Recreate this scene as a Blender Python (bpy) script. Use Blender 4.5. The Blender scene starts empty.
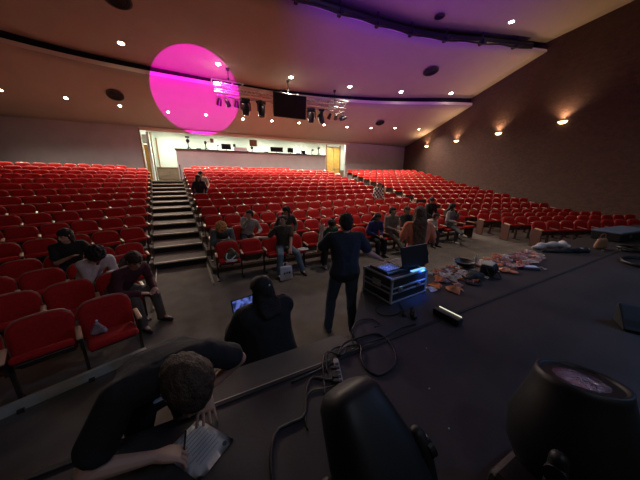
import bpy, bmesh, math, random
from mathutils import Vector, Matrix, Euler
R = math.radians
random.seed(7)
SC = bpy.context.scene
COL = SC.collection
# ---------------------------------------------------------------- camera, world, exposure
CAMH = 2.2
cam = bpy.data.cameras.new('camera'); cam.sensor_width = 36; cam.lens = 36*241/640; cam.clip_start = .02
co = bpy.data.objects.new('camera', cam); COL.objects.link(co)
co.location = (0, 0, CAMH); co.rotation_euler = (R(90-14.4), 0, R(-27)); SC.camera = co
w = bpy.data.worlds.new('world'); SC.world = w; w.use_nodes = True
w.node_tree.nodes['Background'].inputs[0].default_value = (.80, .68, .56, 1)
w.node_tree.nodes['Background'].inputs[1].default_value = .04
vs = SC.view_settings; vs.view_transform = 'Standard'; vs.look = 'None'; vs.gamma = 1; vs.use_curve_mapping = False
vs.exposure = 0.0
E_BACK = 1300      # house downlights over the back seats
E_MID = 1850       # house downlights in the middle ceiling
E_FRONT = 150     # house downlights nearest the stage
E_SCONCE = 46
E_BOOTH = 110
E_FILL = 24  # unseen fill lights added behind the camera
E_BLUE = 420
E_FRONTC = 900   # front ceiling downlights just above the picture
E_MAGENTA = 38000
E_PURPLE = 8000

# ---------------------------------------------------------------- materials
def mat(name, col, rough=.6, metal=0, spec=.5, var=0, scale=8, bump=0, bscale=60, emit=None, estr=0, sheen=0, trans=0, detail=4):
    m = bpy.data.materials.new(name); m.use_nodes = True
    nt = m.node_tree; b = nt.nodes['Principled BSDF']
    b.inputs['Base Color'].default_value = (*col, 1); b.inputs['Roughness'].default_value = rough
    b.inputs['Metallic'].default_value = metal; b.inputs['Specular IOR Level'].default_value = spec
    if sheen: b.inputs['Sheen Weight'].default_value = sheen
    if trans: b.inputs['Transmission Weight'].default_value = trans
    if emit: b.inputs['Emission Color'].default_value = (*emit, 1); b.inputs['Emission Strength'].default_value = estr
    if var or bump: tc = nt.nodes.new('ShaderNodeTexCoord')
    if var:
        n = nt.nodes.new('ShaderNodeTexNoise'); n.inputs['Scale'].default_value = scale; n.inputs['Detail'].default_value = detail
        nt.links.new(tc.outputs['Object'], n.inputs['Vector'])
        r = nt.nodes.new('ShaderNodeValToRGB'); nt.links.new(n.outputs['Fac'], r.inputs[0])
        r.color_ramp.elements[0].position = .3; r.color_ramp.elements[1].position = .7
        r.color_ramp.elements[0].color = (*[max(0, c*(1-var)) for c in col], 1)
        r.color_ramp.elements[1].color = (*[min(1, c*(1+var)) for c in col], 1)
        nt.links.new(r.outputs[0], b.inputs['Base Color'])
    if bump:
        n2 = nt.nodes.new('ShaderNodeTexNoise'); n2.inputs['Scale'].default_value = bscale; n2.inputs['Detail'].default_value = 3
        nt.links.new(tc.outputs['Object'], n2.inputs['Vector'])
        bp = nt.nodes.new('ShaderNodeBump'); bp.inputs['Strength'].default_value = bump; bp.inputs['Distance'].default_value = .02
        nt.links.new(n2.outputs['Fac'], bp.inputs['Height']); nt.links.new(bp.outputs[0], b.inputs['Normal'])
    return m
def emis(name, col, s):
    m = bpy.data.materials.new(name); m.use_nodes = True; nt = m.node_tree; nt.nodes.clear()
    e = nt.nodes.new('ShaderNodeEmission'); e.inputs[0].default_value = (*col, 1); e.inputs[1].default_value = s
    o = nt.nodes.new('ShaderNodeOutputMaterial'); nt.links.new(e.outputs[0], o.inputs[0]); return m
M = {}
M['seat'] = mat('seat_fabric', (.46, .014, .013), .8, var=.12, scale=30, spec=.25, sheen=.04, bump=.1, bscale=300)
M['shell'] = mat('seat_shell', (.36, .13, .10), .3, spec=.6)  # brightened: the rim highlight is put into the shell colour
M['arm'] = mat('armrest_wood', (.62, .40, .24), .38, spec=.6)
M['std'] = mat('seat_standard', (.035, .018, .015), .45)
M['endp'] = mat('end_panel', (.10, .036, .026), .45, var=.1)
M['carpet'] = mat('carpet', (.135, .114, .094), .95, var=.22, scale=3.2, bump=.5, bscale=260, detail=8)
M['stage'] = mat('stage_floor', (.036, .032, .034), .55, spec=.35, var=.25, scale=2.2, bump=.06, bscale=40)
M['apron'] = mat('apron_carpet', (.15, .125, .098), .85, var=.15, scale=4, bump=.3, bscale=200)
M['nosing'] = mat('step_nosing', (.50, .43, .33), .7, var=.15, scale=9)
M['curb'] = mat('pale_curb', (.42, .39, .33), .75, var=.2, scale=6)
M['riser'] = mat('riser', (.012, .010, .009), .9)
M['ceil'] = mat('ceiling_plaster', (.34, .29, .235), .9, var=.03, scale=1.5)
M['lip'] = mat('ceiling_lip', (.72, .60, .48), .8)  # paler than the plaster: light on the front edge put into colour
M['unlit'] = mat('unlit_black', (.006, .005, .005), 1)  # black stands for unlit space, its shade put into the colour
M['mauve'] = mat('mauve_wall', (.46, .41, .43), .85, var=.06, scale=2, bump=.1, bscale=120)
M['white'] = mat('white_wall', (.66, .72, .66), .8, var=.03)
M['wains'] = mat('wainscot', (.20, .13, .085), .7, var=.15, scale=5)
M['wood'] = mat('yellow_wood', (.62, .33, .07), .45, var=.15, scale=4)
M['woodd'] = mat('wood_trim', (.30, .16, .06), .5)
M['black'] = mat('black_plastic', (.012, .012, .013), .38, spec=.5)
M['blackm'] = mat('black_matte', (.010, .010, .011), .8)
M['alu'] = mat('aluminium', (.62, .58, .55), .32, metal=.85)
M['steel'] = mat('steel', (.35, .35, .36), .35, metal=.8)
M['cable'] = mat('cable_rubber', (.010, .010, .010), .5)
M['paper'] = mat('paper', (.86, .88, .92), .8)
M['lampw'] = emis('lamp_glow', (1, .86, .66), 42)
M['lampf'] = emis('lamp_far_glow', (1, .84, .62), 30)
M['bowl'] = mat('sconce_glass', (.9, .75, .5), .5, emit=(1, .66, .34), estr=4.5)
M['lens'] = mat('lens_glass', (.02, .015, .03), .04, spec=1)
M['glint'] = emis('lens_glint', (.75, .35, .8), 1.4)
M['glintw'] = emis('lens_glint_white', (.8, .9, 1), 1.6)
def brick():
    m = mat('brown_brick', (.12, .05, .035), .8); nt = m.node_tree; b = nt.nodes['Principled BSDF']
    tc = nt.nodes.new('ShaderNodeTexCoord'); mp = nt.nodes.new('ShaderNodeMapping'); mp.inputs['Rotation'].default_value = (R(90), 0, R(0))
    sx = nt.nodes.new('ShaderNodeSeparateXYZ'); cx = nt.nodes.new('ShaderNodeCombineXYZ')
    nt.links.new(tc.outputs['Object'], sx.inputs[0]); nt.links.new(sx.outputs[1], cx.inputs[0]); nt.links.new(sx.outputs[2], cx.inputs[1])
    br = nt.nodes.new('ShaderNodeTexBrick'); br.inputs['Scale'].default_value = 3.3
    br.inputs['Color1'].default_value = (.105, .050, .034, 1); br.inputs['Color2'].default_value = (.072, .034, .025, 1)
    br.inputs['Mortar'].default_value = (.060, .038, .031, 1); br.inputs['Mortar Size'].default_value = .02
    nt.links.new(cx.outputs[0], br.inputs['Vector']); nt.links.new(br.outputs['Color'], b.inputs['Base Color'])
    bp = nt.nodes.new('ShaderNodeBump'); bp.inputs['Strength'].default_value = .6; bp.inputs['Distance'].default_value = .02
    n2 = nt.nodes.new('ShaderNodeTexNoise'); n2.inputs['Scale'].default_value = 7; nt.links.new(cx.outputs[0], n2.inputs['Vector'])
    ad = nt.nodes.new('ShaderNodeMath'); ad.operation = 'ADD'; nt.links.new(br.outputs['Fac'], ad.inputs[0]); nt.links.new(n2.outputs['Fac'], ad.inputs[1])
    nt.links.new(ad.outputs[0], bp.inputs['Height']); nt.links.new(bp.outputs[0], b.inputs['Normal'])
    bp.invert = True
    return m
M['brick'] = brick()
_cm = {}
def cmat(name, col, rough=.85, **k):
    key = (name, col)
    if key not in _cm: _cm[key] = mat(name, col, rough, **k)
    return _cm[key]

# ---------------------------------------------------------------- helpers
def obj(name, me, m=None, parent=None, loc=None, rot=None):
    if isinstance(me, bmesh.types.BMesh):
        b = me; me = bpy.data.meshes.new(name); b.to_mesh(me); b.free()
    if m is not None and not me.materials: me.materials.append(m)
    o = bpy.data.objects.new(name, me); COL.objects.link(o)
    if parent is not None: o.parent = parent
    if loc is not None: o.location = loc
    if rot is not None: o.rotation_euler = rot
    return o
def tag(o, label, cat, group=None, kind=None):
    o['label'] = label; o['category'] = cat
    if group: o['group'] = group
    if kind: o['kind'] = kind
    return o
def thing(name, label, cat, loc=(0, 0, 0), rz=0, group=None, rot=None):
    o = bpy.data.objects.new(name, None); COL.objects.link(o); o.empty_display_size = .1
    o.location = loc; o.rotation_euler = rot if rot else (0, 0, rz)
    return tag(o, label, cat, group)
def struct(name, bm, m, smooth=False):
    o = obj(name, bm, m); o['kind'] = 'structure'
    return o
def smooth(o, on=True):
    for p in o.data.polygons: p.use_smooth = on
    return o
def NB(): return bmesh.new()
def box(bm, c, s, rot=None, bev=0, seg=1):
    mx = Matrix.Translation(c)
    if rot is not None: mx = mx @ Euler(rot).to_matrix().to_4x4()
    mx = mx @ Matrix.Diagonal((*s, 1))
    r = bmesh.ops.create_cube(bm, size=1, matrix=mx)
    if bev:
        es = list({e for v in r['verts'] for e in v.link_edges})
        bmesh.ops.bevel(bm, geom=es, offset=bev, segments=seg, affect='EDGES', profile=.5)
    return bm
def cyl(bm, p0, p1, r0, r1=None, n=12):
    p0 = Vector(p0); p1 = Vector(p1); d = p1-p0
    q = d.to_track_quat('Z', 'Y').to_matrix().to_4x4()
    bmesh.ops.create_cone(bm, cap_ends=True, segments=n, radius1=r0, radius2=r0 if r1 is None else r1, depth=d.length,
                          matrix=Matrix.Translation((p0+p1)/2) @ q)
    return bm
def sph(bm, c, r, sc=(1, 1, 1), sub=2, rot=None):
    mx = Matrix.Translation(c)
    if rot is not None: mx = mx @ Euler(rot).to_matrix().to_4x4()
    bmesh.ops.create_icosphere(bm, subdivisions=sub, radius=r, matrix=mx @ Matrix.Diagonal((*sc, 1)))
    return bm
def hull(bm, pts, sub=2):
    t = NB()
    for c, r in pts: bmesh.ops.create_icosphere(t, subdivisions=sub, radius=r, matrix=Matrix.Translation(c))
    o = bmesh.ops.convex_hull(t, input=t.verts)
    dl = [g for g in o['geom_interior'] if isinstance(g, bmesh.types.BMVert)] + [g for g in o['geom_unused'] if isinstance(g, bmesh.types.BMVert)]
    bmesh.ops.delete(t, geom=list(set(dl)), context='VERTS')
    vm = {}
    for v in t.verts: vm[v] = bm.verts.new(v.co)
    for f in t.faces:
        try: bm.faces.new([vm[v] for v in f.verts])
        except ValueError: pass
    t.free(); return bm
def tube(bm, pts, r, n=8, closed=False):
    pts = [Vector(p) for p in pts]; rings = []
    N = len(pts)
    for i, p in enumerate(pts):
        a = pts[i-1] if i else (pts[-1] if closed else p); b = pts[(i+1) % N] if (i < N-1 or closed) else p
        d = (b-a).normalized()
        u = d.cross(Vector((0, 0, 1)));
        if u.length < .05: u = d.cross(Vector((1, 0, 0)))
        u.normalize(); v = d.cross(u)
        rings.append([bm.verts.new(p + (u*math.cos(6.2832*k/n) + v*math.sin(6.2832*k/n))*r) for k in range(n)])
    for i in range(N if closed else N-1):
        A, B = rings[i], rings[(i+1) % N]
        for k in range(n): bm.faces.new([A[k], A[(k+1) % n], B[(k+1) % n], B[k]])
    if not closed:
        bm.faces.new(rings[0][::-1]); bm.faces.new(rings[-1])
    return bm
def spline(pts, k=8):
    pts = [Vector(p) for p in pts]; P = [pts[0]]+pts+[pts[-1]]; out = []
    for i in range(1, len(P)-2):
        for j in range(k):
            t = j/k; a, b, c, d = P[i-1], P[i], P[i+1], P[i+2]
            out.append(.5*((2*b)+(-a+c)*t+(2*a-5*b+4*c-d)*t*t+(-a+3*b-3*c+d)*t*t*t))
    out.append(pts[-1]); return out
def prism(bm, poly, z0, z1):
    lo = [bm.verts.new((x, y, z0)) for x, y in poly]; hi = [bm.verts.new((x, y, z1)) for x, y in poly]
    bm.faces.new(lo[::-1]); bm.faces.new(hi)
    n = len(poly)
    for i in range(n): bm.faces.new([lo[i], lo[(i+1) % n], hi[(i+1) % n], hi[i]])
    return bm
def lathe(bm, prof, n=24, mx=Matrix(), cap=True, sq=2.0):
    rings = []
    def q(a): return (abs(math.cos(a))**sq+abs(math.sin(a))**sq)**(-1/sq)
    for r, z in prof:
        rings.append([bm.verts.new(mx @ Vector((r*q(6.2832*k/n)*math.cos(6.2832*k/n), r*q(6.2832*k/n)*math.sin(6.2832*k/n), z))) for k in range(n)])
    for A, B in zip(rings, rings[1:]):
        for k in range(n): bm.faces.new([A[k], A[(k+1) % n], B[(k+1) % n], B[k]])
    if cap: bm.faces.new(rings[0][::-1]); bm.faces.new(rings[-1])
    return bm
def fixn(bm):
    bmesh.ops.recalc_face_normals(bm, faces=bm.faces); return bm
def lamp(name, kind, energy, col, parent, loc, rot=(0, 0, 0), size=.08, spot=None, blend=.6):
    l = bpy.data.lights.new(name, kind); l.energy = energy; l.color = col
    if kind in ('POINT', 'SPOT'): l.shadow_soft_size = size
    if kind == 'SPOT': l.spot_size = R(spot); l.spot_blend = blend
    if kind == 'AREA': l.size = size
    o = bpy.data.objects.new(name, l); COL.objects.link(o); o.parent = parent; o.location = loc; o.rotation_euler = rot
    return o
def aim(o, frm, to):
    o.location = frm; o.rotation_euler = (Vector(to)-Vector(frm)).to_track_quat('-Z', 'Y').to_euler()
def ordinal(n):
    return ['first', 'second', 'third', 'fourth', 'fifth', 'sixth', 'seventh', 'eighth', 'ninth', 'tenth', 'eleventh', 'twelfth', 'thirteenth',
            'fourteenth', 'fifteenth', 'sixteenth', 'seventeenth', 'eighteenth', 'nineteenth', 'twentieth'][n-1]
# visibility test used only to decide which repeats are worth building
cp_, sp_, cy_, sy_ = math.cos(R(14.4)), math.sin(R(14.4)), math.cos(R(27)), math.sin(R(27))
def see(X, Y, Z):
    z = Z-CAMH; a = X*cy_-Y*sy_; f = X*sy_+Y*cy_; d = f*cp_-z*sp_; v = f*sp_+z*cp_
    if d < .05: return None
    return 320+241*a/d, 240-241*v/d, d

# ---------------------------------------------------------------- the room
TH = R(20); C20, S20 = math.cos(TH), math.sin(TH)
def wallx(y): return 19+.198*(y-18)          # right brick wall
def wallxl(y): return -10.4-.198*(y-18)      # left wall, out of frame
def edge_c0(y): return .25-.064*(y-5.45)     # centre block, left edge
def edge_c1(y): return 9.12+.03*(y-5.45)
def aisl(y): return -.8-.1*(y-3.4)+.02       # left block, aisle edge
def aisr(y): return 9.72+.15*(y-3.6)         # right block, aisle edge
BY = 19.0
bm = NB(); prism(bm, [(-14, -7), (21, -7), (21, 22), (-14, 22)], -.2, 0); struct('floor', fixn(bm), M['carpet'])
# stage and its apron
bm = NB(); prism(bm, [(-6, 1.38), (-6, -7), (18, -7), (18, 1.38)], 0.001, .8); struct('stage', fixn(bm), M['stage'])
bm = NB(); prism(bm, [(-.22, 1.385), (1.02, 1.385), (1.10, 1.42), (1.12, 1.50), (1.02, 1.66), (-.22, 1.66)], 0.001, .797); struct('stage_apron', fixn(bm), M['apron'])
bm = NB(); prism(bm, [(1.125, 1.385), (12.5, 1.385), (12.2, 2.15), (6.5, 2.20), (3.0, 2.36), (1.9, 2.44), (1.16, 1.62)], 0.001, .796); struct('stage_extension', fixn(bm), M['stage'])
bm = NB(); box(bm, (4, 1.385, .803), (14, .035, .012), bev=.004); struct('trim_1', bm, M['blackm'])
bm = NB(); box(bm, (.30, 1.405, .801), (1.0, .012, .008)); struct('trim_2', bm, M['nosing'])
# terraces under the seat blocks
def terr_z(i): return .175*max(0, i-3)
bm = NB()
for k in range(2, 15):
    y = 5.93+.95*(k-2)
    prism(bm, [(edge_c0(y)-.06, y), (edge_c1(y)+.08, y), (edge_c1(BY)+.08, BY), (edge_c0(BY)-.06, BY)], .165*(k-2), .165*(k-1))
struct('terrace_centre', fixn(bm), M['carpet'])
for side in ('left', 'right'):
    bm = NB(); nb = NB()
    sg = -1 if side == 'left' else 1
    for i in range(0, 16):
        ya = 3.4+.97*i - (.06 if i == 0 else .42); xa = aisl(ya) if sg < 0 else aisr(ya)
        xw = (wallxl if sg < 0 else wallx)
        # far end on the side wall
        t = 0
        while (sg > 0 and xa+t*C20 < xw(ya-t*S20)) or (sg < 0 and xa-t*C20 > xw(ya-t*S20)): t += .05
        xe, ye = xa+sg*t*C20, ya-t*S20
        xb = (aisl if sg < 0 else aisr)(BY); xbw = xw(BY)
        if i == 0:
            L = 3.6 if sg > 0 else 5.2
            d = Vector((sg*C20, -S20)); n = Vector((sg*S20, C20))*.05; a = Vector((xa, ya)); e = a+d*L
            prism(nb, [tuple(a), tuple(e), tuple(e+n), tuple(a+n)][::(1 if sg > 0 else -1)], .001, .10)
        if terr_z(i) > 0:
            prism(bm, [(xa, ya), (xe, ye), (xbw, BY), (xb, BY)], terr_z(i-1), terr_z(i))
    struct('terrace_'+side, fixn(bm), M['carpet'])
    struct('trim_3' if sg < 0 else 'trim_4', fixn(nb), M['curb'])
# pale strips on terrace edges
bm = NB()
box(bm, (4.68, 5.915, .13), (9.0, .03, .06))
for y in (5.93,): pass
a = Vector((edge_c0(5.3)-.13, 5.25, .03)); b_ = Vector((edge_c0(6.8)-.10, 6.8, .03))
tube(bm, [a, b_], .022, 4)
a = Vector((aisl(4.6)+.04, 4.6, .03)); b_ = Vector((aisl(6.8)+.06, 6.8, .03)); tube(bm, [a, b_], .016, 4)
struct('trim_5', fixn(bm), M['curb'])
# stairs in both aisles
def stairs(name, x0, x1, n=12):
    tr = NB(); no = NB(); rs = NB()
    for k in range(1, n+1):
        y = 6.8+.95*(k-1); z = .17*k; ye = 21 if k == n else BY
        prism(tr, [(x0(y), y), (x1(y), y), (x1(ye), ye), (x0(ye), ye)], z-.17+(.001 if k == 1 else 0), z)
        prism(no, [(x0(y)+.01, y-.012), (x1(y)-.01, y-.012), (x1(y)-.01, y+.055), (x0(y)+.01, y+.055)], z-.03, z+.008)
        prism(rs, [(x0(y)+.01, y-.008), (x1(y)-.01, y-.008), (x1(y)-.01, y-.001), (x0(y)+.01, y-.001)], z-.168, z-.03)
    struct(name, fixn(tr), M['carpet'])
    struct('trim_nosing_'+name[-4:].strip('_'), fixn(no), M['nosing']); struct('trim_riser_'+name[-4:].strip('_'), fixn(rs), M['riser'])
stairs('stairs_left', lambda y: aisl(y)+.02, lambda y: edge_c0(y)-.08)
stairs('stairs_right', lambda y: edge_c1(y)+.1, lambda y: aisr(y)-.02)
# walls
def vwall(name, a, b, z0, z1, m, th=.12):
    a = Vector(a); b = Vector(b); n = Vector((b.y-a.y, a.x-b.x)).normalized()*th
    bm = NB(); prism(bm, [tuple(a), tuple(b), tuple(b+n), tuple(a+n)], z0, z1)
    return struct(name, fixn(bm), m)
vwall('wall_right', (wallx(-5), -5), (wallx(19.5), 19.5), -.1, 10.2, M['brick'], .2)
vwall('wall_left', (wallxl(19.5), 19.5), (wallxl(-5), -5), -.1, 10.2, M['brick'], .2)
bm = NB(); box(bm, (-6.6, BY+.09, 3.0), (8.0, .18, 5.6)); struct('wall_back_left', bm, M['mauve'])
bm = NB(); box(bm, (16.2, BY+.09, 3.0), (8.0, .18, 5.8)); struct('wall_back_right', bm, M['mauve'])
# booth recess behind the seats
RX0, RX1, RY = -2.2, 13.6, 21.0
bm = NB(); box(bm, ((RX0+RX1)/2, RY+.1, 3.6), (RX1-RX0+.6, .2, 5.0)); struct('wall_booth', bm, M['white'])
bm = NB(); box(bm, (RX1+.1, 20.05, 3.6), (.2, 1.9, 5.0)); struct('wall_booth_right', bm, M['white'])
bm = NB(); prism(bm, [(-2.60, BY+.18), (-2.8, BY+.18), (-2.8, RY), (RX0, RY)], 1.9, 5.6); struct('wall_booth_left', fixn(bm), M['white'])
bm = NB(); box(bm, (-1.45, RY-.03, 2.5), (1.5, .06, .82)); box(bm, (13.2, RY-.03, 2.5), (.75, .06, .9)); struct('trim_wainscot', bm, M['wains'])
bm = NB(); box(bm, (-1.45, RY-.05, 2.93), (1.5, .1, .05)); struct('trim_6', bm, M['woodd'])
bm = NB(); box(bm, (5.6, 20.1, 5.36), (16.6, 2.0, .12)); struct('ceiling_booth', bm, M['white'])
bm = NB(); box(bm, (5.0, BY+.02, 5.12), (15.2, .06, .18)); struct('trim_header', bm, M['lip'])
bm = NB(); box(bm, (5.6, 20.0, 2.0), (16.4, 2.0, .08)); struct('floor_booth', bm, M['carpet'])
bm = NB(); box(bm, (4.65, 18.86, 3.0), (10.9, .14, 2.0)); struct('wall_booth_front', bm, M['mauve'])
bm = NB(); box(bm, (4.65, 18.98, 4.02), (11.0, .5, .06), bev=.01); struct('trim_counter', bm, M['std'])
# door surrounds
bm = NB(); box(bm, (-2.60, BY+.02, 3.55), (.07, .1, 3.1)); box(bm, (-2.10, BY+.34, 3.5), (.06, .06, 2.95), rot=(0, R(0), 0)); box(bm, (-1.98, 20.9, 3.9), (.07, .08, 1.95)); struct('trim_7', bm, M['woodd'])
bm = NB(); box(bm, (-2.24, BY+.18, 3.5), (.13, .06, 2.95)); struct('trim_8', bm, M['white'])
d = obj('door_1', box(NB(), (-2.45, BY+.45, 3.15), (.28, .06, 2.2), bev=.01), M['wood']); d['kind'] = 'structure'
obj('door_handle', sph(NB(), (-2.38, BY+.39, 3.05), .03), M['steel'], d)
bm = NB(); box(bm, (-2.43, BY+.40, 4.58), (.30, .05, .55), bev=.01); d = struct('trim_transom', bm, M['white'])
d = obj('door_2', box(NB(), (11.75, RY-.06, 3.5), (.66, .06, 2.85), bev=.01), M['wood']); d['kind'] = 'structure'
obj('door_handle', sph(NB(), (12.0, RY-.12, 3.1), .035), M['steel'], d)
d = obj('door_3', box(NB(), (12.43, RY-.06, 3.5), (.66, .06, 2.85), bev=.01), M['wood']); d['kind'] = 'structure'
obj('door_handle', sph(NB(), (12.18, RY-.12, 3.1), .035), M['steel'], d)
bm = NB(); box(bm, (11.36, RY-.06, 3.6), (.09, .1, 3.2)); box(bm, (12.82, RY-.06, 3.6), (.09, .1, 3.2)); box(bm, (12.1, RY-.06, 5.0), (1.5, .1, .08)); struct('trim_9', bm, M['woodd'])

# ceiling: three curved plaster clouds stepping down to the back
EA = [(-12, 11.9), (-8, 13.7), (-5.8, 14.7), (-4, 15.3), (-1.3, 15.65), (2.4, 15.8), (4.6, 15.8), (8.4, 15.2), (11.5, 14.4), (14, 13.3), (16.2, 12.2), (18.5, 11.4), (21, 10)]
EB = [(-12, 8.2), (-6, 9.7), (0, 10.1), (3.9, 10.05), (5.5, 9.95), (9, 9.75), (10.7, 9.5), (13, 8.7), (16.8, 7.56), (21, 6.5)]
def interp(pts, x):
    for a, b in zip(pts, pts[1:]):
        if x <= b[0] or b is pts[-1]: return a[1]+(b[1]-a[1])*(x-a[0])/(b[0]-a[0])
def sm(pts, x): return (interp(pts, x-.8)+2*interp(pts, x)+interp(pts, x+.8))/4
def gapA(x): return .36+.012*abs(x-5)
def cloud(name, f0, f1, nv, th, lip=True):
    # f0/f1: (x)->(y,z) front and back edge
    bm = NB(); nx = 44; top = []; bot = []
    for i in range(nx+1):
        rb = []; rt = []
        for j in range(nv+1):
            u = i/nx; t = j/nv; x = -12+u*31
            for _ in range(4):
                y0, z0 = f0(x); y1, z1 = f1(x); y = y0+(y1-y0)*t
                x = -12+u*(wallx(y)+.08+12)
            z = z0+(z1-z0)*t
            rb.append(bm.verts.new((x, y, z))); rt.append(bm.verts.new((x, y, z+th)))
        bot.append(rb); top.append(rt)
    for i in range(nx):
        for j in range(nv):
            f = bm.faces.new([bot[i][j], bot[i+1][j], bot[i+1][j+1], bot[i][j+1]]); f.smooth = True
            bm.faces.new([top[i][j], top[i+1][j], top[i+1][j+1], top[i][j+1]])
        f = bm.faces.new([bot[i][0], bot[i+1][0], top[i+1][0], top[i][0]]); f.material_index = 1
        bm.faces.new([bot[i][nv], bot[i+1][nv], top[i+1][nv], top[i][nv]])
    for j in range(nv):
        for i in (0, nx): bm.faces.new([bot[i][j], bot[i][j+1], top[i][j+1], top[i][j]])
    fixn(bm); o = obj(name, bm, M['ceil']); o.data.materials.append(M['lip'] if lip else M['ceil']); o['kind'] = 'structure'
    return o
def zP2(x, y):
    b = sm(EB, x); a = sm(EA, x); return 8.5+(7.06+gapA(x)-8.5)*(y-b)/(a-b)
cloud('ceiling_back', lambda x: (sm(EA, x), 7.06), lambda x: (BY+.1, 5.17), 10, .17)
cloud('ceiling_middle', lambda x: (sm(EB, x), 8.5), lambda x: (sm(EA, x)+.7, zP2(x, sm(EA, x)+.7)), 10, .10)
cloud('ceiling_front', lambda x: (-3.0, 9.2), lambda x: (sm(EB, x)+.6, 8.93), 8, .1, False)
bm = NB(); box(bm, (5, 7, 10.3), (38, 30, .2)); struct('ceiling_slab', bm, M['unlit'])
bm = NB(); prism(bm, [(x, sm(EA, x)+.15) for x in range(-12, 20)] + [(x, sm(EA, x)+.22) for x in range(19, -13, -1)], 7.04, 7.75)
struct('ceiling_gap_shade', fixn(bm), M['unlit'])  # black strip that paints the shade in the gap between ceiling panels
def zceil(x, y):
    a = sm(EA, x); b = sm(EB, x)
    if y >= a: return 7.06+(5.17-7.06)*(y-a)/(BY+.1-a)
    if y >= b: return zP2(x, y)
    return 9.2+(8.93-9.2)*(y+3)/(b+.6+3)

# ---------------------------------------------------------------- lights in the room
def tilt(x, y):
    e = .1; n = Vector((-(zceil(x+e, y)-zceil(x-e, y))/(2*e), -(zceil(x, y+e)-zceil(x, y-e))/(2*e), 1)).normalized()
    return n.to_track_quat('Z', 'Y').to_euler()
ring_bm = NB(); lathe(ring_bm, [(.085, -.002), (.125, -.002), (.125, -.018), (.085, -.012)], 16, cap=False); RING = bpy.data.meshes.new('trim_ring'); fixn(ring_bm).to_mesh(RING); RING.materials.append(M['white'])
lens_bm = NB(); lathe(lens_bm, [(.084, -.001), (.086, -.012), (.05, -.018), (.0005, -.02)], 16); LENS = bpy.data.meshes.new('lamp_lens'); fixn(lens_bm).to_mesh(LENS); LENS.materials.append(M['lampw'])
def downlight(x, y, e, label, group, s=1.0, ang=104):
    t = thing('downlight', label, 'ceiling light', (x, y, zceil(x, y)), 0, group, rot=tilt(x, y)); t.scale = (s, s, s)
    for nm, me in (('trim_ring', RING), ('lamp_lens', LENS)):
        o = bpy.data.objects.new(nm, me); COL.objects.link(o); o.parent = t
    l = bpy.data.lights.new('downlight_lamp', 'SPOT'); l.energy = e; l.color = (1, .84, .69); l.spot_size = R(ang); l.spot_blend = 1.0; l.shadow_soft_size = .09
    lo = bpy.data.objects.new('downlight_lamp', l); COL.objects.link(lo); lo.location = (x, y, zceil(x, y)-.05); lo.parent = None
    lo.parent = t; lo.location = (0, 0, -.05)
for n, (x, y) in enumerate([(-2.07, 14.4), (1.74, 14.53), (5.51, 14.38), (9.22, 14.04), (12.67, 13.26), (15.83, 11.97)]):
    downlight(x, y, E_MID*(.08, .32, 1.0, 1, .5, .2)[n], 'round recessed downlight in the middle ceiling, '+ordinal(n+1)+' from the left', 'downlights in the middle ceiling panel', 1.3)
for n, (x, y) in enumerate([(-7.14, 17.02), (-5.09, 17.3), (-3.06, 17.58), (-.87, 17.73), (1.14, 17.68), (3.35, 17.71), (5.26, 17.59), (7.19, 17.41), (9.12, 17.23), (11.01, 17.03), (13.0, 16.62), (14.93, 16.0), (17.05, 15.48)]):
    downlight(x, y, E_BACK*(.4 if n < 3 else 1 if n < 10 else .7), 'small recessed downlight in the low back ceiling, '+ordinal(n+1)+' from the left', 'downlights in the back ceiling panel', .85, 140)
downlight(13.45, 7.56, E_FRONT, 'bright recessed downlight in the front ceiling near the brick wall', None, 1.2)
for n, (x, y) in enumerate([(2.6, 6.4), (5.6, 6.2), (10.2, 4.6)]):
    downlight(x, y, E_FRONTC*(.08, 1, .1)[n], 'recessed downlight in the front ceiling above the first rows, '+ordinal(n+1)+' from the left', 'downlights above the first rows', 1.2, 76)
# grilles
def grille(x, y, r, label):
    t = thing('speaker_grille', label, 'ceiling grille', (x, y, zceil(x, y)-.05), rot=tilt(x, y))
    bm = NB(); lathe(bm, [(r*.86, -.003), (r, -.003), (r, -.03), (r*.9, -.035)], 24, cap=False); obj('rim', fixn(bm), M['std'], t)
    bm = NB(); lathe(bm, [(r*.88, -.002), (r*.86, -.01), (.01, -.01)], 24)
    for k in range(1, 5): bmesh.ops.create_cone(bm, cap_ends=False, segments=24, radius1=r*.17*k, radius2=r*.17*k+.02, depth=.02, matrix=Matrix.Translation((0, 0, -.02)))
    obj('louvre', bm, M['blackm'], t)
grille(-3.04, 16.86, .36, 'round dark louvred grille in the back ceiling at left')
grille(-1.61, 12.0, .42, 'round dark louvred grille in the ceiling at the top left edge')
grille(10.17, 8.69, .22, 'small round dark grille in the purple-lit front ceiling')
grille(12.59, 10.97, .42, 'large round dark grille in the middle ceiling at right')
grille(13.15, 15.75, .34, 'round dark grille in the back ceiling near the brick wall')
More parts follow.
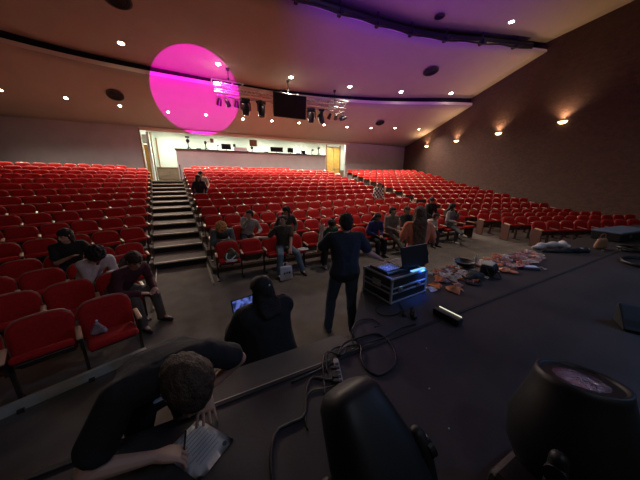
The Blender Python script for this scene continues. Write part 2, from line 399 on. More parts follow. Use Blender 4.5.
# wall sconces
for n, y in enumerate([15.79, 12.59, 9.38, 6.14]):
    x = wallx(y); t = thing('wall_sconce', 'glowing half-bowl sconce on the brick wall, '+['farthest from', 'third nearest to', 'second nearest to', 'nearest to'][n]+' the stage', 'wall light', (x, y, 4.93), R(-11.2), 'sconces on the brick wall')
    bm = NB()
    prof = [(.01, -.13), (.10, -.12), (.17, -.07), (.20, .0)]
    for k in range(13):
        a = math.pi/2+math.pi*k/12
    rings = [[bm.verts.new((r*math.cos(math.pi/2+math.pi*k/12)*1.0-.002, r*math.sin(math.pi/2+math.pi*k/12), z)) for k in range(13)] for r, z in prof]
    for A, B in zip(rings, rings[1:]):
        for k in range(12): bm.faces.new([A[k], A[k+1], B[k+1], B[k]])
    smooth(obj('glass_bowl', bm, M['bowl'], t))
    obj('backplate', box(NB(), (-.005, 0, -.05), (.012, .14, .18)), M['woodd'], t)
    lamp('sconce_lamp', 'SPOT', E_SCONCE*(1, 1, 1.15, 1.25)[n]*3, (1, .62, .34), t, (-.14, 0, .03), rot=(R(180), R(-14), 0), size=.05, spot=140, blend=1)
# two dim unseen fill lights, added behind the camera to brighten the house
for n, x in enumerate((1.0, 8.0)):
    t = thing('fill_light', 'added fill light over the stage behind the camera, '+('left' if n == 0 else 'right')+' one', 'stage light', (x, -2.2, 6.2), rot=(R(52), 0, R(4)), group='added fill lights over the stage')
    obj('housing', box(NB(), (0, 0, .08), (.9, .5, .14), bev=.02), M['blackm'], t)
    l = lamp('fill_lamp', 'AREA', E_FILL, (.82, .88, 1), t, (0, 0, -.02), size=.8)
t = thing('wash_light', 'blue wash light hanging over the right of the stage', 'stage light', (8.5, -2.0, 6.0), rot=(R(44), 0, R(58.8)))
obj('housing', lathe(NB(), [(.10, .26), (.16, .2), (.17, 0), (.15, -.01)], 16), M['blackm'], t)
lamp('wash_lamp', 'SPOT', E_BLUE, (.16, .42, 1), t, (0, 0, -.03), size=.12, spot=62, blend=1)
# booth fluorescent strips
for n, x in enumerate([-1.0, 2.2, 5.4, 8.6, 11.8]):
    t = thing('strip_light', 'white strip light on the booth ceiling, '+ordinal(n+1)+' from the left', 'ceiling light', (x, BY+.45, 5.30), group='strip lights over the booth')
    obj('housing', box(NB(), (0, 0, -.02), (1.5, .16, .04), bev=.01), M['white'], t)
    obj('diffuser', box(NB(), (0, 0, -.055), (1.4, .12, .03), bev=.01), M['lampf'], t)
    l = lamp('strip_lamp', 'AREA', E_BOOTH, (.95, 1, .86), t, (0, 0, -.08), size=1.3); l.data.shape = 'RECTANGLE'; l.data.size_y = .12

# ---------------------------------------------------------------- theatre seats
def seat_meshes():
    me = {}
    def fin(nm, bm, m, sm_=False):
        k = bpy.data.meshes.new(nm); fixn(bm).to_mesh(k); bm.free(); k.materials.append(m)
        if sm_:
            for p in k.polygons: p.use_smooth = True
        me[nm] = k
    # backrest: arched cushion, curved in plan.  grid front and back
    def panel(w_, z0, z1, arch, th, y0, y1, curve, inset, n=10, mrows=6):
        bm = NB(); F = []; B = []
        for j in range(mrows+1):
            t = j/mrows; rf = []; rb = []
            for i in range(n+1):
                s = 2*i/n-1
                hw = w_/2*(1-.06*(1-t)) - (.022 if j == mrows else 0)
                x = s*hw; zt = z1+arch*(1-s*s)-.045*max(0, (abs(s)-.7)/.3)**2
                z = z0+(zt-z0)*t; yc = y0+(y1-y0)*t - curve*s*s
                puff = inset*(1-s**4)*(1-(2*t-1)**4)
                rf.append(bm.verts.new((x, yc-th/2-puff, z))); rb.append(bm.verts.new((x, yc+th/2, z)))
            F.append(rf); B.append(rb)
        for j in range(mrows):
            for i in range(n):
                bm.faces.new([F[j][i], F[j][i+1], F[j+1][i+1], F[j+1][i]]); bm.faces.new([B[j][i], B[j][i+1], B[j+1][i+1], B[j+1][i]])
        for i in range(n):
            for r_ in (0, mrows): bm.faces.new([F[r_][i], F[r_][i+1], B[r_][i+1], B[r_][i]])
        for j in range(mrows):
            for c_ in (0, n): bm.faces.new([F[j][c_], F[j+1][c_], B[j+1][c_], B[j][c_]])
        return bm
    fin('backrest', panel(.492, .40, .785, .018, .035, .165, .245, .035, .018), M['seat'], True)
    fin('back_shell', panel(.504, .38, .797, .019, .018, .195, .272, .035, 0), M['shell'], True)
    bm = NB(); box(bm, (0, -.03, .435), (.435, .44, .075), rot=(R(-9), 0, 0), bev=.028, seg=2); fin('seat_pad', bm, M['seat'], True)
    bm = NB(); box(bm, (0, -.02, .385), (.40, .38, .025), rot=(R(-9), 0, 0), bev=.008); fin('seat_pan', bm, M['std'])
    bm = NB(); box(bm, (0, .005, .475), (.435, .41, .075), rot=(R(-33), 0, 0), bev=.028, seg=2); fin('seat_pad_up', bm, M['seat'], True)
    bm = NB(); box(bm, (0, -.02, .430), (.40, .36, .022), rot=(R(-33), 0, 0), bev=.008); fin('seat_pan_up', bm, M['std'])
    for nm, x in (('armrest', -.256), ('armrest_r', .256)):
        bm = NB(); box(bm, (x, -.05, .60), (.052, .26, .032), rot=(R(4), 0, 0), bev=.012, seg=2); fin(nm, bm, M['arm'], True)
        bm = NB(); box(bm, (x, .0, .50), (.03, .20, .17)); box(bm, (x, .08, .28), (.028, .07, .56)); box(bm, (x, .02, .015), (.05, .26, .025)); fin('standard'+nm[7:], bm, M['std'])
    for nm, x in (('end_panel', -.266), ('end_panel_r', .266)):
        bm = NB(); box(bm, (x, -.01, .30), (.03, .34, .56), bev=.008); fin(nm, bm, M['endp'])
    return me
SM = seat_meshes()
ROWS = []   # (block, row, n, x, y, z, rz, total)
for k in range(1, 15):
    y = 5.45+.95*(k-1); x0 = edge_c0(y); x1 = edge_c1(y); n = int((x1-x0)/.51)
    if k == 14: n = 13; x0 += .5
    p = (x1-x0)/n if k < 14 else .512
    for j in range(n): ROWS.append(('centre', k, j+1, x0+p*(j+.5), y, .165*(k-1), 0, n))
for sg, nm in ((-1, 'left'), (1, 'right')):
    for i in range(16):
        ya = 3.4+.97*i + (0.22 if sg > 0 else 0)
        xa = aisl(ya)-.03 if sg < 0 else aisr(ya)+.03
        n = 0; xw = wallxl if sg < 0 else wallx; lst = []
        while n < 26:
            s = .26+(.51 if sg < 0 else .535)*n; x = xa+sg*s*C20; y = ya-s*S20
            if (sg > 0 and x > xw(y)-.75) or (sg < 0 and x < xw(y)+.6) or y < 2.1: break
            lst.append((x, y)); n += 1
        if sg < 0 and i == 15: lst = lst[2:]
        for j, (x, y) in enumerate(lst): ROWS.append((nm, i+1, j+1, x, y, terr_z(i), sg*(-TH), len(lst)))
def insight(x, y, z):
    for dz in (0.1, .8):
        q = see(x, y, z+dz)
        if q and -45 < q[0] < 685 and -45 < q[1] < 540: return q[2]
    return None
cand = []
for r_ in ROWS:
    d = insight(r_[3], r_[4], r_[5])
    if d: cand.append((d, r_))
cand.sort(key=lambda t: t[0])
near, far = cand[:300], cand[300:]
NEAR_KEYS = set()
def place_x(k, j):      # across-row place of the j-th 0.56 m interval of a centre row
    y = 5.45+.95*(k-1); x0 = edge_c0(y); x1 = edge_c1(y); return x0+(x1-x0)/int((x1-x0)/.555)*(j-.5)
def near_seat(blk, row, j):
    if blk == 'centre':
        X = place_x(row, j); c = [r_ for r_ in ROWS if r_[0] == blk and r_[1] == row]; r_ = min(c, key=lambda q: abs(q[3]-X)); return r_, X-r_[3]
    s0 = .28+.555*(j-1); c = [r_ for r_ in ROWS if r_[0] == blk and r_[1] == row]; jj = round((s0-.26)/.51); return c[jj], 0
OCC = set()
for blk_, row_, js in (('centre', 1, (1, 3, 4, 5, 7.7, 8.8, 9.9, 11.6, 13.5, 14.5, 15, 16)), ('centre', 2, (1, 2, 4, 14.6)), ('centre', 5, (14,)), ('centre', 7, (1,)), ('centre', 8, (1.4,)),
                      ('left', 1, (1,)), ('left', 2, (1, 2)), ('left', 3, (1, 2)), ('left', 4, (3,))):
    for j_ in js: q_ = near_seat(blk_, row_, j_)[0]; OCC.add(q_[:3])
def seat_parts(r_):
    blk, row, j, x, y, z, rz, tot = r_
    up = '' if (blk, row, j) in OCC else '_up'
    parts = ['backrest', 'back_shell', 'seat_pad'+up, 'seat_pan'+up]
    # neighbours share an armrest and its standard; the centre and right blocks count from their left
    left_end = (blk in ('centre', 'right') and j == 1) or (blk == 'left' and j == tot)
    right_end = (blk in ('centre', 'right') and j == tot) or (blk == 'left' and j == 1)
    parts += ['armrest', 'standard']
    if right_end: parts += ['armrest_r', 'standard_r']
    if blk == 'right' and j == 1: parts += ['end_panel']
    if blk == 'centre' and j == tot: parts += ['end_panel_r']
    if blk == 'left' and j == 1: pass
    return parts
SEAT_GROUP = {'centre': 'red seats of the centre block', 'left': 'red seats of the left block', 'right': 'red seats of the right block'}
rng = random.Random(3)
for d, r_ in near:
    blk, row, j, x, y, z, rz, tot = r_
    frm = {'centre': 'left aisle', 'left': 'aisle', 'right': 'aisle'}[blk]
    t = thing('theatre_seat', f'red theatre seat, {ordinal(j)} from {frm}, {ordinal(row)} row of the {blk} block', 'theatre seat', (x, y, z), rz, SEAT_GROUP[blk])
    for pn in seat_parts(r_):
        nm = pn.replace('_r', '') if pn.endswith('_r') else pn.replace('_up', '')
        o = bpy.data.objects.new({'standard': 'leg'}.get(nm, nm), SM[pn]); COL.objects.link(o); o.parent = t
def merge_far():
    V = []; F = []; MI = []; mats = []; SMO = []
    for d, r_ in far:
        blk, row, j, x, y, z, rz, tot = r_; mx = Matrix.Translation((x, y, z)) @ Matrix.Rotation(rz, 4, 'Z')
        for pn in seat_parts(r_):
            me = SM[pn]; b = len(V); mt = me.materials[0]
            if mt not in mats: mats.append(mt)
            V += [tuple(mx @ v.co) for v in me.vertices]
            for p in me.polygons: F.append([b+i for i in p.vertices]); MI.append(mats.index(mt)); SMO.append(p.use_smooth)
    me = bpy.data.meshes.new('theatre_seats_far'); me.from_pydata(V, [], F)
    for mt in mats: me.materials.append(mt)
    me.polygons.foreach_set('material_index', MI); me.polygons.foreach_set('use_smooth', SMO)
    tag(obj('theatre_seats', me), 'farther rows of red theatre seats filling the back of the hall up to the mauve wall', 'theatre seats', 'red seats at the back', 'stuff')
merge_far()
def seat_at(blk, row, j):
    for r_ in ROWS:
        if r_[0] == blk and r_[1] == row and r_[2] == j: return r_

# ---------------------------------------------------------------- people
VSC = bpy.data.scenes.new('build')
def voxel(bm, name, vox, m, parent, it=2, disp=None):
    me = bpy.data.meshes.new('tmp'); bm.to_mesh(me); bm.free()
    o = bpy.data.objects.new('tmp', me); VSC.collection.objects.link(o)
    r = o.modifiers.new('r', 'REMESH'); r.mode = 'VOXEL'; r.voxel_size = vox
    s = o.modifiers.new('s', 'SMOOTH'); s.factor = .5; s.iterations = it
    vl = VSC.view_layers[0]; vl.update(); dg = vl.depsgraph
    n = bpy.data.meshes.new_from_object(o.evaluated_get(dg)); n.name = name
    bpy.data.objects.remove(o); bpy.data.meshes.remove(me)
    n.materials.clear(); n.materials.append(m)
    if disp:
        N_ = len(n.vertices); co_ = [0.0]*(3*N_); no_ = [0.0]*(3*N_)
        n.vertices.foreach_get('co', co_); n.vertices.foreach_get('normal', no_)
        for q in range(0, 3*N_, 3):
            x, y, z = co_[q:q+3]
            k = disp[0]*math.sin(x*disp[1]+1.3*math.sin(z*disp[1]*.8))*math.sin(y*disp[1]*1.1+z*disp[1]*.6)
            for e in (0, 1, 2): co_[q+e] += no_[q+e]*k
        n.vertices.foreach_set('co', co_)
    for p in n.polygons: p.use_smooth = True
    ob = bpy.data.objects.new(name, n); COL.objects.link(ob); ob.parent = parent
    return ob
def ik(a, t, l1, l2, pole):
    a = Vector(a); t = Vector(t); d = t-a; L = min(d.length, (l1+l2)*.995); d.normalize()
    t = a+d*L; x = (l1*l1-l2*l2+L*L)/(2*L); h = math.sqrt(max(0, l1*l1-x*x))
    p = Vector(pole); p = p-d*p.dot(d)
    if p.length < 1e-4: p = Vector((0, 0, -1))
    return a+d*x+p.normalized()*h, t
SKIN = {'light': (.52, .30, .22), 'tan': (.36, .19, .125), 'brown': (.16, .08, .05)}
def hand(bm, wr, d, side, nrm, s=1.0, curl=.5, spread=.011):
    d = Vector(d).normalized(); n = Vector(nrm); n = (n-d*n.dot(d)).normalized(); c = d.cross(n)*side
    # palm
    hull(bm, [(wr, .024*s), (wr+d*.085*s+c*.030*s, .013*s), (wr+d*.085*s-c*.030*s, .013*s), (wr+d*.03*s+c*.026*s, .016*s), (wr+d*.03*s-c*.022*s, .015*s)], 1)
    for i, (off, ln) in enumerate(((.035, .074), (.012, .084), (-.012, .078), (-.034, .062))):
        p = wr+d*.088*s+c*off*s; a = d+c*(off*5.5); a.normalize(); ang = 0
        rr = .0088*s
        for q, fr in enumerate((.45, .32, .23)):
            ang = curl*(.35+.45*q)
            dd = (a*math.cos(ang)+n*math.sin(ang)).normalized(); p2 = p+dd*ln*fr*s
            hull(bm, [(p, rr), (p2, rr*.9)], 1); p = p2; rr *= .93
    p = wr+d*.025*s+c*.026*s; a = (d*.65+c*.75+n*.25).normalized(); rr = .012*s
    for fr in (.032, .028, .022):
        p2 = p+a*fr*s; hull(bm, [(p, rr), (p2, rr*.9)], 1); p = p2; rr *= .92; a = (a+d*.35+n*.2*curl).normalized()
def person(label, loc, rz, P, skin='light', top=(.1, .1, .1), bot=(.03, .03, .04), hairc=(.02, .014, .01), hair='short', sleeve='short',
           shoe=(.02, .02, .02), vox=.012, bvox=None, scale=1.0, topname='shirt', group=None, extra=None, soles=None, shorts=False, female=False):
    root = thing('person', label, 'person', loc, rz, group); root.scale = (scale,)*3
    V3 = Vector
    pel = V3(P.get('pelvis', (0, 0, .54)))
    lf = R(P.get('lean', 0)); ls = R(P.get('side', 0)); tw = R(P.get('twist', 0))
    s = V3((math.sin(ls), math.sin(lf)*math.cos(ls), math.cos(lf)*math.cos(ls))).normalized()
    c2 = R(P.get('curl', P.get('lean', 0)*.35))            # extra bend in the upper spine
    X = V3((math.cos(tw), math.sin(tw), 0)); X = (X-s*X.dot(s)).normalized()
    lf2 = lf+c2; s2 = V3((math.sin(ls), math.sin(lf2)*math.cos(ls), math.cos(lf2)*math.cos(ls))).normalized()
    X2 = (X-s2*X.dot(s2)).normalized()
    waist = pel+s*.17; chest = waist+(s*.5+s2*.5)*.17; sh = chest+s2*.125; neck = sh+s2*.055
    fw2 = s2.cross(X2)*1.0      # forward of the upper body
    if fw2.dot(V3((0, 1, 0))) < 0 and abs(tw) < 1.4: fw2 = -fw2
    hy, hp, hr = [R(a) for a in P.get('head', (0, 0, 0))]
    hm = Euler((hp, hr, hy), 'ZYX').to_matrix() if False else (Matrix.Rotation(hy, 3, 'Z') @ Matrix.Rotation(-hp, 3, 'X') @ Matrix.Rotation(hr, 3, 'Y'))
    up = hm @ V3((0, 0, 1)); hc = neck + (s2*.4+up*.6).normalized()*.135
    def H_(v): return hc + hm @ V3(v)
    w_ = .165 if female else .185
    bmk = {}
    shl = {1: sh+X2*w_, -1: sh-X2*w_}
    hips = {1: pel+X*.095+V3((0, 0, -.01)), -1: pel-X*.095+V3((0, 0, -.01))}
    arm, leg = {}, {}
    for sd, nm in ((1, 'R'), (-1, 'L')):
        tgt = V3(P.get('hand'+nm, (sd*.2, .28, .62))); pole = V3(P.get('pole'+nm, (sd*.6, -.4, -1)))
        e, w2 = ik(shl[sd], tgt, .285, .255, pole); arm[sd] = (e, w2)
        ft = V3(P.get('foot'+nm, (sd*.12, .42, .09))); kp = V3(P.get('knee'+nm, (sd*.15, 1, .6)))
        kn, an = ik(hips[sd], ft, .43, .42, kp); leg[sd] = (kn, an)
    fat = P.get('fat', 1.0)
    def torso(bm, g, neckhole=False):
        hull(bm, [(pel+X*.07, (.105+g)*fat), (pel-X*.07, (.105+g)*fat), (waist+X*.05, (.095+g)*fat), (waist-X*.05, (.095+g)*fat)])
        hull(bm, [(waist+X*.05, (.095+g)*fat), (waist-X*.05, (.095+g)*fat), (chest+X2*.075, .105+g), (chest-X2*.075, .105+g)])
        hull(bm, [(chest+X2*.075, .105+g), (chest-X2*.075, .105+g), (shl[1]-X2*.03, .055+g), (shl[-1]+X2*.03, .055+g), (sh, .07+g)])
    def legs(bm, g, upto=1.0):
        for sd in (1, -1):
            kn, an = leg[sd]; hull(bm, [(hips[sd], .088+g), (kn, .056+g)])
            if upto > .5: hull(bm, [(kn, .056+g), (kn.lerp(an, .35), .054+g), (an, .036+g*1.5)])
            else: hull(bm, [(kn, .056+g), (kn.lerp(an, .15), .055+g)])
    # body
    b = NB(); torso(b, 0); legs(b, 0)
    hull(b, [(sh+s2*.0, .062), (neck+s2*.03, .052), (H_((0, -.01, -.06)), .052)])
    for sd in (1, -1):
        e, w2 = arm[sd]; hull(b, [(shl[sd], .050), (e, .040)]); hull(b, [(e, .040), (e.lerp(w2, .3), .039), (w2, .026)])
        fd = (w2-e).normalized(); hd = V3(P.get('hdir'+('R' if sd > 0 else 'L'), fd)); nr = V3(P.get('hnrm'+('R' if sd > 0 else 'L'), (0, 0, -1)))
        hand(b, w2, hd, sd*P.get('flip', 1), nr, P.get('hs', 1.0), P.get('hcurl'+('R' if sd > 0 else 'L'), .6))
        kn, an = leg[sd]; fdn = V3(P.get('toe'+('R' if sd > 0 else 'L'), (sd*.15, 1, 0))).normalized()
        hull(b, [(an, .036), (an+fdn*.12+V3((0, 0, -.055)), .03), (an-fdn*.04+V3((0, 0, -.05)), .034)])
    # head
    hull(b, [(H_((0, -.028, .030)), .086), (H_((0, .018, .030)), .076), (H_((0, .018, -.03)), .066)])
    hull(b, [(H_((0, .030, -.035)), .060), (H_((0, .052, -.082)), .034), (H_((.03, .01, -.06)), .035), (H_((-.03, .01, -.06)), .035)])
    hull(b, [(H_((0, .088, .018)), .010), (H_((0, .108, -.022)), .013), (H_((0, .085, -.03)), .018)], 1)
    hull(b, [(H_((-.03, .078, .036)), .014), (H_((.03, .078, .036)), .014)], 1)
    hull(b, [(H_((-.016, .086, -.055)), .011), (H_((.016, .086, -.055)), .011)], 1)
    for sx in (1, -1): hull(b, [(H_((sx*.082, -.005, .02)), .016), (H_((sx*.080, -.003, -.022)), .012)], 1)
    body = voxel(b, 'body', bvox or min(vox, .010), cmat('skin_'+skin, SKIN[skin], .6), root, 2)
    eye = NB()
    for sx in (1, -1):
        e1 = NB(); sph(e1, H_((sx*.030, .084, .012)), .0125, sub=1); obj('eye', e1, cmat('eye_dark', (.02, .015, .012), .2), body)
    m1 = NB(); hull(m1, [(H_((-.02, .094, -.052)), .006), (H_((.02, .094, -.052)), .006)], 1); obj('mouth', m1, cmat('lips', (.30, .10, .09), .5), body)
    # clothes
    g = P.get('loose', .016)
    b = NB(); torso(b, g)
    for sd in (1, -1):
        e, w2 = arm[sd]
        if sleeve == 'long': hull(b, [(shl[sd], .056+g), (e, .046+g)]); hull(b, [(e, .046+g), (w2-(w2-e).normalized()*.02, .030+g)])
        else:
            q = shl[sd].lerp(e, .66); hull(b, [(shl[sd], .054+g), (q, .052+g*1.3)])
    if topname == 'hoodie': hull(b, [(neck-fw2*.05+s2*.01+X2*.05, .045), (neck-fw2*.05+s2*.01-X2*.05, .045), (sh-fw2*.07, .05)])
    shirt = voxel(b, topname, vox, cmat('cloth_'+topname, top, .9, var=.12, scale=6, bump=.4, bscale=22), root, 3, disp=(.004, 26))
    b = NB(); g2 = .014
    hull(b, [(pel+X*.075, .108+g2), (pel-X*.075, .108+g2), (pel+X*.06+s*.07, .098+g2), (pel-X*.06+s*.07, .098+g2)])
    legs(b, g2+.004, .3 if shorts else 1)
    voxel(b, 'shorts' if shorts else 'trousers', vox, cmat('cloth_trousers', bot, .85, var=.15, scale=7, bump=.3, bscale=30), root, 2, disp=(.003, 30))
    for sd in (1, -1):
        kn, an = leg[sd]; fdn = V3(P.get('toe'+('R' if sd > 0 else 'L'), (sd*.15, 1, 0))).normalized(); dn = V3((0, 0, -1))
        b = NB(); hull(b, [(an+dn*.01, .046), (an+fdn*.06+dn*.04, .040), (an-fdn*.045+dn*.045, .040)])
        hull(b, [(an+fdn*.06+dn*.045, .042), (an+fdn*.155+dn*.060, .028), (an-fdn*.045+dn*.048, .038)])
        voxel(b, 'shoe', .012, cmat('shoe', shoe, .5), root, 1)
    # hair
    b = NB()
    if hair in ('short', 'shortcurly', 'curly', 'long', 'cap'):
        k = {'short': .006, 'shortcurly': .014, 'curly': .040, 'long': .012, 'cap': .008}[hair]
        hull(b, [(H_((0, -.030, .040)), .088+k), (H_((0, .020, .052)), .068+k), (H_((0, -.045, .0)), .078+k)])
        hull(b, [(H_((0, -.055, -.01)), .066+k), (H_((0, -.050, -.05)), .050+k)])
        for sx in (1, -1): hull(b, [(H_((sx*.055, -.015, .03)), .036+k*.5), (H_((sx*.058, -.02, -.01 if hair != 'curly' else -.05)), .030+k*.5)])
        if hair == 'curly': hull(b, [(H_((0, -.05, -.04)), .09), (H_((0, -.03, .06)), .10)])
        if hair in ('long', 'cap'):
            L = P.get('hairlen', .34); bk = -fw2
            hull(b, [(H_((.05, -.055, -.02)), .045), (H_((-.05, -.055, -.02)), .045), (neck+bk*.10+X2*.075, .042), (neck+bk*.10-X2*.075, .042)])
            hull(b, [(neck+bk*.10+X2*.075, .042), (neck+bk*.10-X2*.075, .042), (neck+bk*.14+X2*.06-s2*L, .028), (neck+bk*.14-X2*.06-s2*L, .028)])
            for sx in (1, -1): hull(b, [(H_((sx*.075, .0, .0)), .022), (neck+X2*sx*.09+fw2*.02-s2*.05, .028), (neck+X2*sx*.10+fw2*.02-s2*.16, .018)])
    amp = {'short': (.003, 70), 'shortcurly': (.005, 95), 'curly': (.013, 80), 'long': (.005, 60), 'cap': (.004, 50)}[hair]
    voxel(b, 'hair', .011, cmat('hair', hairc, .75, var=.4, scale=40, bump=.6, bscale=90), root, 1, disp=amp)
    if hair == 'cap':
        b = NB(); hull(b, [(H_((0, -.03, .055)), .098), (H_((0, .018, .06)), .082)]); bmesh.ops.bisect_plane(b, geom=b.verts[:]+b.edges[:]+b.faces[:], plane_co=H_((0, 0, .035)), plane_no=up, clear_inner=True)
        smooth(obj('cap', b, M['blackm'], root))
        b = NB(); hull(b, [(H_((.05, .09, .04)), .008), (H_((-.05, .09, .04)), .008), (H_((0, .16, .03)), .008)], 1); obj('cap_brim', b, M['blackm'], root)
        b = NB(); sph(b, H_((.01, -.125, .06)), .010, sub=1); obj('cap_badge', b, M['paper'], root)
    root['hc'] = tuple(hc)
    del root['hc']
    info = dict(root=root, arm=arm, leg=leg, hc=hc, chest=chest, fw=fw2, s2=s2, X2=X2, shirt=shirt, H=H_, sh=sh)
    if extra: extra(info)
    return info
def seated(blk, row, j, label, P, dx=0, dy=0, drz=0, **k):
    r_, ddx = near_seat(blk, row, j); x, y, z, rz = r_[3]+ddx, r_[4], r_[5], r_[6]
    q = dict(pelvis=(0, -.02, .575)); q.update(P)
    c, s_ = math.cos(rz), math.sin(rz)
    return person(label, (x+dx*c-dy*s_, y+dx*s_+dy*c, z), rz+math.pi+R(drz), q, **k)
PI = math.pi
BLACK = (.010, .010, .012)
# (lean + = forward; head = yaw, pitch-down, roll; person faces local +y; right hand +x)
standman = person('man in a navy polo shirt and jeans standing, one hand over the black case', (1.70, 2.60, 0), R(-20),
    dict(pelvis=(0, 0, .93), lean=4, side=1, footR=(.13, -.06, .09), footL=(-.20, .06, .09), kneeR=(.1, 1, 0), kneeL=(-.1, 1, 0),
         handR=(.56, .14, 1.03), poleR=(.2, -.3, -1), handL=(-.27, .30, 1.40), poleL=(-.35, -.25, -1), hdirL=(.05, .35, .9), hnrmL=(.3, 1, 0), head=(8, 6, 0), fat=1.14, loose=.02),
    skin='light', top=(.022, .027, .042), bot=(.038, .068, .115), hairc=(.020, .013, .010), hair='short', vox=.010, topname='polo_shirt', shoe=(.05, .07, .11), scale=1.03)
longhair = person('woman with long brown hair in an orange top standing beside the black equipment case', (3.44, 2.92, 0), R(-38),
    dict(pelvis=(0, 0, .86), lean=2, footR=(.09, 0, .09), footL=(-.09, 0, .09), kneeR=(.1, 1, 0), kneeL=(-.1, 1, 0), handR=(.12, .22, 1.12), handL=(-.12, .22, 1.12), head=(10, 12, 0), hairlen=.42),
    skin='tan', top=(.72, .22, .12), bot=(.012, .012, .014), hairc=(.12, .058, .032), hair='long', sleeve='short', female=True, scale=1.05, topname='top')
def lap(info):
    pass
capw = person('person in a black hoodie and black cap sitting at the stage front using a laptop', (.48, 2.02, 0), R(14),
    dict(pelvis=(0, 0, .47), lean=6, handR=(.08, .42, .62), handL=(-.16, .44, .62), footR=(.14, .45, .09), footL=(-.14, .47, .09), head=(10, 14, 0), fat=1.28, loose=.06, hairlen=.05),
    skin='tan', top=BLACK, bot=BLACK, hairc=(.008, .006, .006), hair='cap', sleeve='long', topname='hoodie', vox=.012, scale=1.04)
seated('centre', 1, 3, 'man in a brown t-shirt and jeans, front row, arm over the next seat back',
    dict(lean=4, handR=(-.03, .30, .62), hnrmR=(0, 0, -1), handR_=0, handL=(.52, 0, .9), head=(35, 0, 0), footR=(-.26, .55, .09), footL=(.26, .50, .09), **{}) | dict(handL=(-.06, .32, .60), handR=(.60, .02, .88), poleR=(.2, -.4, -1), footL=(-.28, .5, .09), footR=(.30, .5, .09), head=(-60, -8, 0)),
    top=(.060, .042, .030), bot=(.10, .15, .20), skin='light', hairc=(.03, .018, .012), dx=.05, topname='t_shirt')
seated('centre', 2, 1, 'person with curly ginger hair and a grey denim jacket leaning forward in the second row', dict(lean=52, curl=15, head=(-25, 42, 0), handR=(.05, .5, .62), handL=(-.05, .5, .62)),
    top=(.14, .18, .18), bot=(.06, .07, .09), skin='light', hairc=(.62, .27, .09), hair='curly', sleeve='long', topname='jacket', vox=.014)
seated('centre', 2, 2, 'person in a white and black top turned sideways in the second row, hand at mouth', dict(lean=5, side=-12, twist=-20, head=(-75, 8, 0), handR=(-.02, .26, 1.08), handL=(-.28, .30, .72)),
    top=(.34, .31, .29), bot=(.03, .03, .035), skin='light', hairc=(.018, .012, .01), hair='short', sleeve='long', topname='jumper', vox=.014, dx=.08, dy=.10, scale=.92)
seated('centre', 2, 4, 'person with dark hair and dark grey top in the second row behind the brown t-shirt', dict(lean=20, head=(-70, 12, 0)),
    top=(.055, .050, .048), bot=(.03, .03, .03), skin='tan', hairc=(.012, .009, .008), hair='long', sleeve='long', topname='top', vox=.014, female=True)
seated('centre', 1, 5, 'person in a dark green long-sleeved shirt bent forward in the front row', dict(lean=30, curl=14, head=(-10, 32, 0), handR=(.10, .40, .62), handL=(-.02, .40, .64), footR=(.2, .38, .09), footL=(-.25, .5, .09)),
    top=(.016, .085, .055), bot=BLACK, skin='tan', hairc=(.012, .009, .008), hair='shortcurly', sleeve='long', shoe=(.55, .5, .5), topname='shirt', vox=.013)
seated('centre', 1, 8, 'person in a royal blue hoodie with long black hair in the front row', dict(lean=10, curl=12, head=(12, 20, 0), handR=(.12, .26, .68), handL=(-.10, .28, .66)),
    top=(.025, .028, .13), bot=BLACK, skin='tan', hairc=(.010, .008, .008), hair='long', sleeve='long', topname='hoodie', vox=.013, dx=-.16, scale=.94)
seated('centre', 1, 9, 'person in a taupe sweatshirt and khaki trousers in the front row', dict(lean=6, head=(25, 5, 0), handR=(.08, .28, .72), handL=(-.06, .30, .70), footR=(-.05, .62, .09), footL=(-.35, .55, .09)),
    top=(.19, .145, .125), bot=(.15, .13, .095), skin='light', hairc=(.03, .018, .012), hair='short', sleeve='long', topname='sweatshirt', vox=.013, dx=-.10, scale=1.02)
blk = seated('centre', 1, 10, 'person in a black sweater holding a sheet of paper in the front row', dict(lean=3, head=(5, 8, 0), handR=(.14, .36, .74), handL=(-.10, .36, .74), footR=(.15, .5, .09), footL=(-.2, .52, .09)),
    top=(.018, .019, .021), bot=(.19, .15, .11), skin='light', hairc=(.03, .018, .012), hair='short', sleeve='long', topname='sweater', vox=.013, dx=-.06)
seated('centre', 1, 12, 'person in a white long-sleeved top in the front row behind the long-haired woman', dict(lean=28, head=(40, 20, 0), handR=(.2, .35, .66), handL=(-.1, .35, .68)),
    top=(.60, .55, .52), bot=(.05, .05, .06), skin='light', hairc=(.03, .018, .012), hair='short', sleeve='long', topname='top', vox=.015, dx=-.25, dy=.0, scale=.88)
seated('centre', 2, 15, 'person in black leaning together with a neighbour at the right end of the second row', dict(lean=8, side=6, head=(-35, 18, 0)),
    top=(.012, .011, .012), bot=BLACK, skin='tan', hairc=(.012, .009, .008), hair='shortcurly', sleeve='long', topname='hoodie', vox=.015, dx=-.25)
seated('centre', 1, 14, 'person in a grey jacket, legs crossed, near the right end of the front row', dict(lean=4, head=(45, 12, 0), twist=15, footR=(.12, .40, .09), footL=(.30, .72, .42), kneeL=(-.1, .6, 1), handR=(.12, .30, .74), handL=(-.10, .24, .98)),
    top=(.22, .19, .20), bot=(.035, .045, .048), skin='tan', hairc=(.02, .014, .010), hair='long', sleeve='long', shoe=(.6, .55, .52), topname='jacket', vox=.014, dx=-.30, female=True)
strp = seated('centre', 5, 14, 'person in a black and white patterned shirt sitting alone in the fifth row', dict(lean=10, head=(30, 25, 0)),
    top=(.50, .50, .50), bot=BLACK, skin='light', hairc=(.10, .07, .05), hair='short', sleeve='long', topname='shirt', vox=.016)
seated('centre', 7, 1, 'person with black hair in a dark top by the left aisle, seventh row', dict(lean=8, head=(20, 5, 0)),
    top=(.025, .024, .030), bot=BLACK, skin='tan', hairc=(.010, .008, .008), hair='long', sleeve='long', topname='top', vox=.016, female=True)
